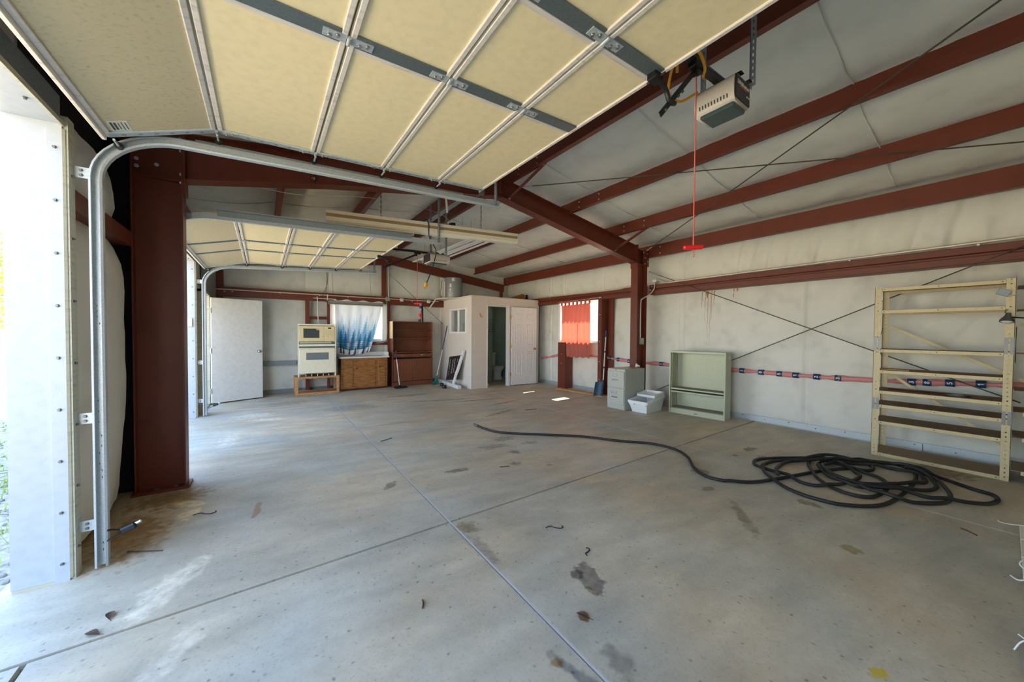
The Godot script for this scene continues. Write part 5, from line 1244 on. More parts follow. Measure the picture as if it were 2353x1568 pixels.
# ---------------------------------------------------------------- the long wall: window, curtain, conduit, pink wrap
func build_right_wall():
	var w := struct("window_3", "white framed window behind the red tab curtain")
	frame_boards(w, [[V(6.23, 1.165, -6.70), V(6.56, 2.21, -6.63)], [V(6.23, 1.165, -5.40), V(6.56, 2.21, -5.32)], [V(6.23, 2.17, -6.63), V(6.56, 2.21, -5.40)], [V(6.21, 1.155, -6.63), V(6.56, 1.205, -5.40)]], "frame_board", M.upvc)
	frame_boards(w, [[V(6.47, 1.205, -6.63), V(6.55, 1.25, -5.40)], [V(6.47, 2.13, -6.63), V(6.55, 2.17, -5.40)], [V(6.47, 1.25, -6.63), V(6.55, 2.13, -6.59)], [V(6.47, 1.25, -5.44), V(6.55, 2.13, -5.40)], [V(6.48, 1.25, -6.03), V(6.54, 2.13, -5.99)]], "sash", M.upvc)
	for q in [[-6.59, -6.03], [-5.99, -5.44]]:
		var s0 := ns(); bx(s0, V(6.508, 1.25, q[0]), V(6.512, 2.13, q[1])); part(w, "pane", s0, M.glass)
	var t := thing("red_curtain", "sunlit red tab top curtain on the long wall window", "curtain")
	var s := ns()
	fn = func(u: float, v: float):
		var z := lerpf(-6.53, -5.575, u) + 0.012 * sin(v * 5.0) * (u - 0.5)
		var y := lerpf(0.785 + 0.03 * u + 0.012 * sin(u * 30.0), 2.075 + 0.02 * u - 0.012 * absf(sin(u * PI * 7.0)), v)
		var x := 6.165 + 0.028 * sin(u * 44.0 + 1.5 * sin(v * 3.0)) * (0.45 + 0.55 * v) + 0.012 * wob.get_noise_2d(u * 9.0, v * 2.0)
		return Vector3(x, y, z)
	sheet(s, 80, 36, fn, false, Vector3.LEFT)
	part(t, "cloth", s, M.curtain)
	s = ns(); sheet(s, 40, 2, func(u, v):
		return Vector3(6.161 + 0.02 * sin(u * 44.0), lerpf(0.785 + 0.03 * u + 0.012 * sin(u * 30.0), 0.86 + 0.03 * u, v), lerpf(-6.53, -5.575, u)), false, Vector3.LEFT)
	part(t, "hem", s, M.curtain)
	for k in 8:
		var z := -6.515 + k * 0.132
		s = ns(); bbox(s, V(6.152, 2.125, z), V(0.004, 0.11, 0.038), 0.001); bbox(s, V(6.178, 2.125, z), V(0.004, 0.11, 0.038), 0.001); bbox(s, V(6.165, 2.181, z), V(0.03, 0.004, 0.038), 0.001); part(t, "tab", s, M.curtain)
	s = ns(); cyl(s, V(6.165, 2.165, -6.66), V(6.165, 2.19, -5.25), 0.006, -1.0, 8); part(t, "rod", s, M.galvdull)
	s = ns(); cyl(s, V(6.165, 2.19, -5.30), V(6.165, 2.19, -5.24), 0.012, -1.0, 8); part(t, "finial", s, M.chrome)
	# jamb posts and the sole plate
	t = thing("wall_post", "short red post under the left end of the red curtain window", "post")
	s = ns(); bx(s, V(6.13, 0.0, -6.60), V(6.136, 1.15, -6.34)); part(t, "face_flange", s, M.red)
	s = ns(); bx(s, V(6.136, 0.0, -6.346), V(6.38, 1.15, -6.34)); part(t, "web", s, M.red)
	bolts(t, [V(6.128, 0.62, -6.47), V(6.128, 0.86, -6.47)], Vector3.LEFT, M.galv, 0.008)
	t = thing("wall_post", "tall red post at the right of the red curtain window", "post")
	s = ns(); bx(s, V(6.13, 0.0, -5.30), V(6.136, 2.145, -5.20)); part(t, "face_flange", s, M.red)
	s = ns(); bx(s, V(6.136, 0.0, -5.206), V(6.38, 2.145, -5.20)); part(t, "web", s, M.red)
	s = ns(); bx(s, V(6.348, 0.0, -5.20), V(6.376, 2.145, -5.06)); part(t, "rear_flange", s, M.red)
	bolts(t, [V(6.128, 0.35, -5.25), V(6.128, 0.75, -5.25), V(6.128, 1.2, -5.25), V(6.128, 1.8, -5.25)], Vector3.LEFT, M.galv, 0.008)
	t = thing("timber_plank", "weathered timber plank lying on the floor below the red curtain", "plank", V(5.99, 0, -5.62))
	t.rotation.y = 0.10
	s = ns(); bbox(s, V(0, 0.02, 0), V(0.14, 0.04, 1.50), 0.004); part(t, "plank", s, M.pine)
	# conduit on the girt and down the column
	t = thing("conduit_run", "pale conduit along the long wall girt with an outlet on the column", "conduit")
	s = ns(); tube(s, [V(6.185, 2.368, 1.1), V(6.185, 2.358, -1.5), V(6.19, 2.345, -3.55)], 0.015, 10); part(t, "conduit", s, M.conduit)
	s = ns(); tube(s, curve([V(6.19, 2.345, -3.55), V(6.18, 2.34, -3.70), V(6.18, 2.40, -3.85), V(6.18, 2.405, -3.93)], 5), 0.011, 10); part(t, "conduit", s, M.conduit)
	s = ns(); tube(s, curve([V(6.18, 2.37, -3.95), V(6.17, 2.24, -3.96), V(6.10, 2.13, -4.02), V(5.98, 2.05, -4.08), V(5.96, 1.95, -4.10), V(5.96, 1.30, -4.10)], 6), 0.011, 10); part(t, "conduit", s, M.conduit)
	s = ns(); bbox(s, V(6.18, 2.40, -3.95), V(0.04, 0.055, 0.09), 0.004); part(t, "junction_box", s, M.pipe)
	s = ns(); bbox(s, V(5.985, 1.235, -4.085), V(0.075, 0.12, 0.06), 0.004); part(t, "outlet_box", s, M.boxgrey)
	for z in [-2.6, -1.2, -0.2]:
		s = ns(); bx(s, V(6.178, 2.33, z), V(6.205, 2.372, z + 0.02)); part(t, "strap", s, M.galv)
	t = thing("conduit_run", "pale conduit along the girt above the red curtain", "conduit")
	s = ns(); tube(s, curve([V(6.19, 2.345, -7.5), V(6.19, 2.335, -6.0), V(6.19, 2.325, -4.85), V(6.19, 2.36, -4.6), V(6.185, 2.37, -4.28)], 6), 0.010, 8); part(t, "conduit", s, M.conduit)
	for z in [-7.0, -6.4, -5.75]:
		s = ns(); bx(s, V(6.178, 2.315, z), V(6.205, 2.352, z + 0.02)); part(t, "strap", s, M.galv)
	# the pink insulation wrap strung along the wall
	t = thing("pink_wrap_strip", "pink twisted plastic wrap with blue printed patches strung along the long wall", "plastic strip")
	var segs := [[V(6.348, 0.69, -7.5), V(6.348, 0.74, -7.15), V(6.345, 0.80, -6.85), V(6.345, 0.84, -6.62)], [V(6.348, 0.845, -6.3), V(6.348, 0.85, -5.8), V(6.345, 0.845, -5.4), V(6.345, 0.835, -5.2), V(6.348, 0.80, -4.75), V(6.348, 0.785, -4.3), V(6.348, 0.79, -3.95), V(6.348, 0.775, -3.6), V(6.348, 0.782, -3.0), V(6.348, 0.787, -2.4), V(6.348, 0.785, -1.7), V(6.348, 0.80, -1.0), V(6.348, 0.845, -0.2), V(6.348, 0.89, 0.6), V(6.348, 0.90, 1.05)]]
	for q in segs:
		var line := curve(q, 12)
		s = ns()
		fn = func(u: float, v: float):
			var i := int(round(u * (line.size() - 1)))
			var p: Vector3 = line[i]
			var r := 0.030 + 0.009 * sin(p.z * 9.0) + 0.006 * sin(p.z * 23.0)
			return p + V(-cos(v * TAU) * r * 0.7, sin(v * TAU) * r, 0)
		sheet(s, line.size() - 1, 10, fn, false, Vector3.ZERO)
		part(t, "wrap", s, M.pink)
	var k := 0
	for z in [-6.72, -5.12, -4.9, -4.62, -3.886, -2.469, -2.204, -1.963, -1.767, -1.528, -1.30, -0.643, -0.521, -0.355, -0.145]:
		var y := 0.785
		var best := 9.0
		for q in segs:
			for p in curve(q, 12):
				if absf(p.z - z) < best: best = absf(p.z - z); y = p.y
		s = ns(); lathe(s, [[0.042, -0.035], [0.0425, 0.035]], 16, Transform3D(Basis(V(1, 0, 0), V(0, 0, 1), V(0, -1, 0)), V(6.348, y, z)), 0.72, 0.95); var pt := part(t, "printed_patch", s, M.navy, "blue printed patch")
		letters(pt, "patch_letter", ["3", "1", "2", "5", "3", "3", "0", "5", "1", "2", "3", "3", "8", "5", "1"][k], 0.055, V(6.3165, y, z), Basis(V(0, 1, 0), V(0, 0, -1), V(-1, 0, 0)), M.white, 0.002, true)
		k += 1
	# rust that has run down the vinyl from the girt
	var st := mat(C8(176, 132, 78), 0.7, 0.0, {"tex": T.specks, "ts": 9.0})
	t = struct("trim_9", "brown rust run on the vinyl below the girt")
	var r2 := RandomNumberGenerator.new(); r2.seed = 9
	for q in [[-3.17, 2.14, 0.30, 0.02], [-3.11, 2.14, 0.55, 0.012], [-3.06, 2.14, 0.85, 0.012], [-3.02, 2.14, 0.95, 0.010], [-3.0, 2.14, 0.50, 0.016], [-2.96, 2.14, 0.24, 0.022], [-3.08, 2.14, 0.12, 0.08], [-2.66, 2.14, 0.14, 0.03], [-2.60, 2.14, 0.05, 0.05]]:
		s = ns()
		var zz: float = q[0]
		fn = func(u: float, v: float):
			var y: float = q[1] - v * q[2]
			var wd: float = q[3] * (1.0 - v * 0.75) * (0.55 + 0.7 * absf(wob.get_noise_2d(v * 14.0, zz * 30.0)))
			var z := zz + (u - 0.5) * wd + 0.01 * wob.get_noise_2d(v * 5.0, zz * 11.0)
			return Vector3(face_right(z, y, 0.4) - 0.0015, y, z)
		sheet(s, 3, 40, fn, false, Vector3.LEFT)
		part(t, "rust_streak", s, st)

# ---------------------------------------------------------------- things along the long wall
func build_right_objects():
	var s: SurfaceTool
	var t := thing("snow_shovel", "dark blue shovel with a long pale handle leaning on the red post", "shovel", V(6.04, 0.0, -5.06))
	s = ns(); cyl(s, V(0.0, 0.34, 0.0), V(0.07, 1.30, 0.0), 0.014); part(t, "handle", s, M.rail)
	for y in [0.62, 0.96]: 
		s = ns(); cyl(s, V(0.07 * (y - 0.34) / 0.96, y, 0), V(0.07 * (y - 0.30) / 0.96, y + 0.04, 0), 0.0155); part(t, "blue_band", s, M.blue)
	s = ns(); cyl(s, V(0.07, 1.30, 0.0), V(0.08, 1.44, 0.0), 0.018, 0.014); part(t, "grip", s, M.blue)
	s = ns(); sheet(s, 12, 10, func(u, v):
		return Vector3(-0.03 + 0.09 * pow(absf(u - 0.5) * 2.0, 2.0) * -1.0 - 0.05 * (1.0 - v), 0.03 + v * 0.30 - 0.02 * absf(u - 0.5), (u - 0.5) * (0.25 - 0.02 * v)), false, Vector3.LEFT)
	fn = func(u: float, v: float):
		return Vector3(-0.024 + 0.09 * pow(absf(u - 0.5) * 2.0, 2.0) * -1.0 - 0.05 * (1.0 - v), 0.03 + v * 0.30 - 0.02 * absf(u - 0.5), (u - 0.5) * (0.25 - 0.02 * v))
	sheet(s, 12, 10, fn, false, Vector3.RIGHT)
	part(t, "scoop", s, M.shovel)
	s = ns(); lathe(s, [[0, 0], [0.03, 0], [0.02, 0.08], [0, 0.08]], 10, frame(V(-0.02, 0.29, 0), V(0.07, 0.96, 0))); part(t, "socket", s, M.shovel)

	# filing cabinet, front towards -x
	t = thing("filing_cabinet", "grey speckled two drawer filing cabinet beside the red column", "filing cabinet", V(5.245, 0, -4.10)); t.rotation.y = -PI / 2
	s = ns(); bbox(s, V(0, 0.367, -0.30), V(0.385, 0.735, 0.585), 0.006); part(t, "body", s, M.file)
	s = ns(); bbox(s, V(0, 0.055, -0.002), V(0.375, 0.10, 0.012), 0.003); part(t, "base_plate", s, M.file)
	for y in [0.545, 0.235]:
		s = ns(); bbox(s, V(0, y, 0.004), V(0.365, 0.295, 0.02), 0.004); var dr := part(t, "drawer", s, M.file)
		s = ns()
		for q in [[0, 0.115, 0.10, 0.006], [0, 0.075, 0.10, 0.006], [-0.047, 0.095, 0.006, 0.04], [0.047, 0.095, 0.006, 0.04]]: bbox(s, V(q[0] - 0.01, y + q[1] - 0.02, 0.016), V(q[2], q[3], 0.006), 0.001)
		part(dr, "label_holder", s, M.chrome)
		s = ns(); bbox(s, V(-0.01, y - 0.01, 0.028), V(0.12, 0.022, 0.012), 0.005); bbox(s, V(-0.065, y - 0.01, 0.02), V(0.012, 0.022, 0.024), 0.003); bbox(s, V(0.045, y - 0.01, 0.02), V(0.012, 0.022, 0.024), 0.003); part(dr, "handle", s, M.chrome)
	s = ns(); bbox(s, V(-0.09, 0.30, 0.0148), V(0.06, 0.008, 0.001), 0.0004, Basis(Vector3.BACK, -0.8)); part(t, "scratch", s, M.rod)
	s = ns(); bbox(s, V(0.0, 0.715, 0.002), V(0.03, 0.008, 0.012), 0.002); part(t, "lock", s, M.bare)
	t = thing("reflector_bulb", "small white plastic reflector bulb lying on the filing cabinet", "bulb", V(5.74, 0.736, -4.0))
	s = ns(); lathe(s, [[0, 0], [0.012, 0], [0.014, 0.03], [0.035, 0.06], [0.038, 0.075], [0, 0.08]], 16, frame(V(0.0, 0.034, 0.05), V(-0.5, 0.25, -1.0))); part(t, "bulb", s, M.white)

	# bin with a raised flap
	t = thing("recycling_bin", "white plastic bin with open sloping lid in front of the filing cabinet", "bin", V(5.56, 0, -3.675)); t.rotation.y = 0.06
	var rim := 0.20
	for sd in [[V(-0.27, 0, -0.15), V(-0.27, 0, 0.15)], [V(-0.27, 0, 0.15), V(0.25, 0, 0.15)], [V(0.25, 0, 0.15), V(0.25, 0, -0.15)], [V(0.25, 0, -0.15), V(-0.27, 0, -0.15)]]:
		pass
	s = ns()
	var lo := [V(-0.23, 0.004, -0.135), V(-0.23, 0.004, 0.135), V(0.25, 0.004, 0.135), V(0.25, 0.004, -0.135)]
	var hi := [V(-0.30, 0.19, -0.175), V(-0.30, 0.19, 0.175), V(0.29, 0.265, 0.175), V(0.29, 0.265, -0.175)]
	for i in 4:
		var j := (i + 1) % 4
		var o: Vector3 = (lo[i] + lo[j]) * 0.5
		face(s, [lo[i], lo[j], hi[j], hi[i]], V(o.x, 0, o.z))
		var inn := 0.012
		face(s, [lo[i] * V(0.94, 1, 0.92) + V(0, inn, 0), lo[j] * V(0.94, 1, 0.92) + V(0, inn, 0), hi[j] * V(0.95, 1, 0.93), hi[i] * V(0.95, 1, 0.93)], V(-o.x, 0, -o.z))
	face(s, lo, Vector3.DOWN); face(s, [lo[0] + V(0, 0.012, 0), lo[1] + V(0, 0.012, 0), lo[2] + V(0, 0.012, 0), lo[3] + V(0, 0.012, 0)], Vector3.UP)
	part(t, "tub", s, M.plastic)
	s = ns()
	for i in 4:
		var j := (i + 1) % 4
		bar(s, hi[i], hi[j], 0.022, 0.045)
	bbox(s, V(-0.30, 0.165, 0.11), V(0.02, 0.05, 0.10), 0.006); bbox(s, V(-0.30, 0.165, -0.11), V(0.02, 0.05, 0.10), 0.006)
	part(t, "rim", s, M.plastic)
	s = ns(); bbox(s, V(0.13, 0.275, 0), V(0.31, 0.012, 0.33), 0.005, Basis(Vector3.BACK, 0.13))
	var lid := part(t, "lid", s, M.plastic)
	s = ns()
	for q in [[V(0.12, 0.30, 0.165), V(0.32, 0.05, 0.012)], [V(0.12, 0.30, -0.165), V(0.32, 0.05, 0.012)], [V(0.28, 0.315, 0), V(0.012, 0.05, 0.33)], [V(-0.035, 0.28, 0), V(0.012, 0.035, 0.33)]]: bbox(s, q[0], q[1], 0.004, Basis(Vector3.BACK, 0.13))
	part(lid, "lid_edge", s, M.plastic)
	# bookcase
	t = thing("metal_bookcase", "pale green metal bookcase with two shelves stacked low on the long wall", "bookcase", V(5.832, 0, -3.419)); t.rotation.y = -1.454
	frame_boards(t, [[V(0, 0, -0.27), V(0.022, 1.085, 0)], [V(0.863, 0, -0.27), V(0.885, 1.085, 0)]], "side", M.case, 0.003)
	frame_boards(t, [[V(0.022, 1.05, -0.27), V(0.863, 1.085, 0)]], "top", M.case, 0.003)
	s = ns(); bx(s, V(0.02, 0.0, -0.27), V(0.865, 1.06, -0.264)); part(t, "back_panel", s, M.case)
	frame_boards(t, [[V(0.022, 0.0, -0.03), V(0.863, 0.085, -0.012)]], "plinth", M.case, 0.003)
	frame_boards(t, [[V(0.022, 0.085, -0.264), V(0.863, 0.10, -0.008)]], "bottom_shelf", M.case_dusty, 0.003)
	for y in [0.375, 0.425]:
		s = ns(); bbox(s, V(0.44, y, -0.138), V(0.835, 0.026, 0.24), 0.004); var sh := part(t, "shelf", s, M.case)
		s = ns(); bx(s, V(0.025, y + 0.0132, -0.25), V(0.855, y + 0.0142, -0.024)); part(sh, "dusty_top", s, M.case_dusty)
	for q in [[0.03, -0.05], [0.03, -0.23], [0.855, -0.05], [0.855, -0.23]]:
		s = ns()   # two rails and the rungs between the open slots
		for e in [-0.011, 0.011]: box(s, V(q[0], 0.57, q[1] + e), V(0.010, 0.94, 0.005))
		for k in 43: box(s, V(q[0], 0.119 + k * 0.0215, q[1]), V(0.009, 0.012, 0.018))
		part(t, "shelf_strip", s, M.case)
	s = ns(); bx(s, V(0.42, 0.03, -0.011), V(0.47, 0.045, -0.009)); part(t, "maker_plate", s, M.bare)
	s = ns(); bx(s, V(0.8853, 0.98, -0.20), V(0.8858, 1.02, -0.13)); part(t, "side_label", s, M.paper)
	# shelving, two units side by side
	shelving("tan slotted steel shelving unit with eight shelves against the long wall", -0.877, [1.905, 1.655, 1.215, 0.978, 0.745, 0.586, 0.398, 0.035], true)
	shelving("tan slotted steel shelving unit standing in the corner past the flood lamp", 0.052, [1.845, 1.625, 1.21, 0.865, 0.665, 0.425, 0.115], false)
	t = thing("flood_lamp", "small round flood lamp clamped to the shelving post", "lamp", V(5.665, 1.54, 0.005))
	s = ns(); lathe(s, [[0, 0.05], [0.014, 0.05], [0.02, 0.02], [0.042, -0.02], [0.044, -0.035], [0.040, -0.038]], 18, frame(Vector3.ZERO, V(0.3, 1, 0.1))); part(t, "reflector", s, M.bare)
	s = ns(); lathe(s, [[0, 0], [0.04, 0], [0.02, -0.012], [0, -0.014]], 18, Transform3D(frame(Vector3.ZERO, V(0.3, 1, 0.1)).basis, frame(Vector3.ZERO, V(0.3, 1, 0.1)) * V(0, -0.033, 0))); part(t, "lens", s, M.plastic)
	s = ns(); tube(s, [V(0.01, 0.05, -0.012), V(0.02, 0.075, -0.01), V(0.03, 0.08, 0.0)], 0.006, 6); part(t, "clip", s, M.chrome)
	s = ns(); tube(s, curve([V(0.03, 0.01, 0.02), V(0.05, 0.0, 0.10), V(0.08, -0.01, 0.25)], 5), 0.006, 6); part(t, "cord", s, M.black)
	t = thing("metal_bracket", "bent grey metal bracket hooked on the shelving post above the flood lamp", "bracket", V(5.70, 1.775, 0.0))
	s = ns(); bbox(s, V(0, 0.01, -0.02), V(0.012, 0.06, 0.075), 0.003, Basis(Vector3.RIGHT, 0.45)); part(t, "plate", s, M.galvdull)
	s = ns(); bbox(s, V(0.0, -0.02, 0.035), V(0.04, 0.008, 0.06), 0.003, Basis(Vector3.RIGHT, -0.25)); part(t, "lip", s, M.galv)

func shelving(label: String, z0: float, ys: Array, full: bool):
	var t := thing("steel_shelving", label, "shelving", V(5.72, 0, z0)); t.rotation.y = -PI / 2
	var w := 0.925; var dp := 0.46; var hgt: float = ys[0] + 0.012
	for q in [[0.0, 0.0, 1, 1], [w, 0.0, -1, 1], [0.0, -dp, 1, -1], [w, -dp, -1, -1]]:
		if not full and q[0] == 0.0: continue   # shares the post of its neighbour
		var s := ns()
		# slotted angle: the face is built round its row of open holes
		for e in [[0.0, 0.023], [0.032, 0.055]]: bx(s, V(q[0] + e[0] * q[2], 0.0, q[1]), V(q[0] + e[1] * q[2], hgt, q[1] - 0.003 * q[3]))
		var y0 := 0.0
		for k in 45:
			var y1 := minf(0.03 + k * 0.0425, hgt)
			if y0 < hgt: bx(s, V(q[0] + 0.023 * q[2], y0, q[1]), V(q[0] + 0.032 * q[2], y1, q[1] - 0.003 * q[3]))
			y0 = y1 + 0.012
		bx(s, V(q[0], 0.0, q[1]), V(q[0] + 0.003 * q[2], hgt, q[1] - 0.035 * q[3]))
		var up := part(t, "upright", s, M.shelf)
		if full and q[3] > 0:
			for yy in [[1.20, 1.36], [0.53, 0.66]]:
				s = ns()
				for e in [[0.0005, 0.023], [0.032, 0.0545]]: bx(s, V(q[0] + e[0] * q[2], yy[0], q[1] + 0.0006), V(q[0] + e[1] * q[2], yy[1], q[1] - 0.001))
				part(up, "grey_primer_patch", s, M.bare)
	for i in ys.size():
		var y: float = ys[i]
		var s := ns(); bx(s, V(0.004, y - 0.004, -dp + 0.004), V(w - 0.004, y, -0.005)); var sh := part(t, "shelf", s, M.shelf_board)
		s = ns(); bbox(s, V(w * 0.5, y - 0.017, -0.007), V(w - 0.11, 0.036, 0.006), 0.002); part(sh, "front_lip", s, M.shelf)
		s = ns(); bbox(s, V(w * 0.5, y - 0.017, -dp + 0.007), V(w - 0.11, 0.036, 0.006), 0.002); part(sh, "rear_lip", s, M.shelf)
		s = ns()
		for x in [0.075, w * 0.5, w - 0.075]: cyl(s, V(x, y - 0.016, -0.004), V(x, y - 0.016, -0.0015), 0.005, -1.0, 8)
		part(sh, "lip_bolts", s, M.rod)
	for q in [[1.50, 0.98], [0.95, 0.24]]:
		var s := ns(); bar(s, V(0.03, q[0], -dp - 0.004), V(w - 0.03, q[1], -dp - 0.004), 0.003, 0.028); part(t, "rear_brace", s, M.shelf)
	for q in [[1.12, 1.46], [1.46, 1.12]]:
		var s := ns(); bar(s, V(0.006, q[0], -0.03), V(0.006, q[1], -dp + 0.03), 0.012, 0.003, Vector3.RIGHT); part(t, "side_brace", s, M.rod)
	if full:
		var rs := mat(C8(96, 48, 34), 0.9, 0.0, {"tex": T.specks, "ts": 8.0})
		for q in [[0.10, 0.42, -0.20, 0.0], [0.26, 0.58, -0.16, 0.05], [0.34, 0.52, -0.24, -0.06]]:
			var o := thing("rusty_bar", "rusty flat steel bar lying on the middle shelf of the tan shelving", "bar", V(5.72 - q[2], ys[4] + 0.001, z0 + q[0]), "rusty bars on the shelf")
			var s := ns(); bbox(s, V(0, 0.006 , (q[1] - q[0]) * 0.5), V(0.022, 0.010, q[1] - q[0]), 0.002, Basis(Vector3.UP, q[3])); part(o, "bar", s, rs)
		var o := thing("black_pliers", "flat black tool lying on the middle shelf of the tan shelving", "tool", V(5.86, ys[4] + 0.001, z0 + 0.60))
		var s := ns(); lathe(s, [[0, 0], [0.09, 0], [0.085, 0.014], [0, 0.016]], 20, Transform3D(), 0.35, 1.0); part(o, "body", s, M.black)
		s = ns(); bbox(s, V(-0.01, 0.018, 0.0), V(0.006, 0.005, 0.08), 0.001); part(o, "ridge", s, M.bare)
		o = thing("wood_strip", "thin wooden strip lying on the fourth shelf of the tan shelving", "stick", V(5.80, ys[3] + 0.001, z0 + 0.06))
		s = ns(); bbox(s, V(0, 0.008, 0.10), V(0.03, 0.014, 0.22), 0.002); part(o, "strip", s, M.pine)

# where the hose lies on the floor: x, z, x, z ...
const HOSE := [2.53, -4.41, 2.54, -4.23, 2.59, -4.0, 2.76, -3.79, 3.08, -3.5, 3.42, -3.17, 3.65, -2.8, 3.89, -2.5, 3.93, -2.22, 3.8, -2.0, 3.55, -1.8, 3.43, -1.63, 3.45, -1.49, 3.51, -1.44, 3.63, -1.32, 3.86, -1.23, 4.2, -1.13, 4.54, -1.03, 4.83, -0.9, 4.92, -0.77, 5.04, -0.75, 5.17, -0.81, 5.24, -0.98, 5.21, -1.13, 5.03, -1.21, 4.7, -1.18, 4.41, -1.08, 4.23, -0.98, 4.09, -0.84, 4.06, -0.71, 4.14, -0.62, 4.36, -0.58, 4.6, -0.59, 4.77, -0.67, 4.82, -0.8, 4.89, -0.96, 4.91, -1.12, 4.76, -1.3, 4.52, -1.46, 4.32, -1.53, 4.16, -1.48, 4.12, -1.36, 4.1, -1.2, 4.01, -1.06, 4.05, -0.93, 4.18, -0.86, 4.41, -0.8, 4.65, -0.78, 4.75, -0.83, 4.83, -0.92, 4.91, -1.03, 4.87, -1.15, 4.7, -1.26, 4.52, -1.38, 4.3, -1.43, 4.12, -1.4, 3.9, -1.27, 3.77, -1.12, 3.71, -0.97, 3.71, -0.84, 3.75, -0.73, 3.89, -0.6, 4.09, -0.52, 4.44, -0.48, 4.84, -0.46, 5.17, -0.48, 5.36, -0.56, 5.41, -0.67, 5.34, -0.79, 5.22, -0.92, 5.01, -1.03, 4.82, -1.1, 4.66, -1.09, 4.44, -0.98, 4.32, -0.84, 4.32, -0.71, 4.57, -0.59, 4.79, -0.46, 4.97, -0.4, 5.12, -0.44, 5.2, -0.54, 5.19, -0.67, 5.12, -0.8, 5.03, -0.93, 4.81, -1.03, 4.58, -1.04, 4.39, -0.9, 4.38, -0.74, 4.48, -0.59, 4.54, -0.47, 4.71, -0.37, 4.88, -0.33, 5.07, -0.37, 5.18, -0.48, 5.24, -0.55, 5.28, -0.49, 5.17, -0.37, 4.88, -0.27, 4.71, -0.24, 4.52, -0.25, 4.35, -0.34, 4.26, -0.44, 4.23, -0.52, 4.27, -0.63, 4.31, -0.71, 4.39, -0.6, 4.49, -0.46, 4.52, -0.32, 4.61, -0.19, 4.73, -0.07, 4.85, -0.02, 4.96, -0.01, 5.06, -0.04, 5.11, -0.15, 5.23, -0.3, 5.29, -0.42, 5.36, -0.56, 5.35, -0.69, 5.17, -0.86, 4.91, -1.01, 4.67, -1.22, 4.52, -1.32, 4.27, -1.32, 4.08, -1.27, 3.98, -1.22]

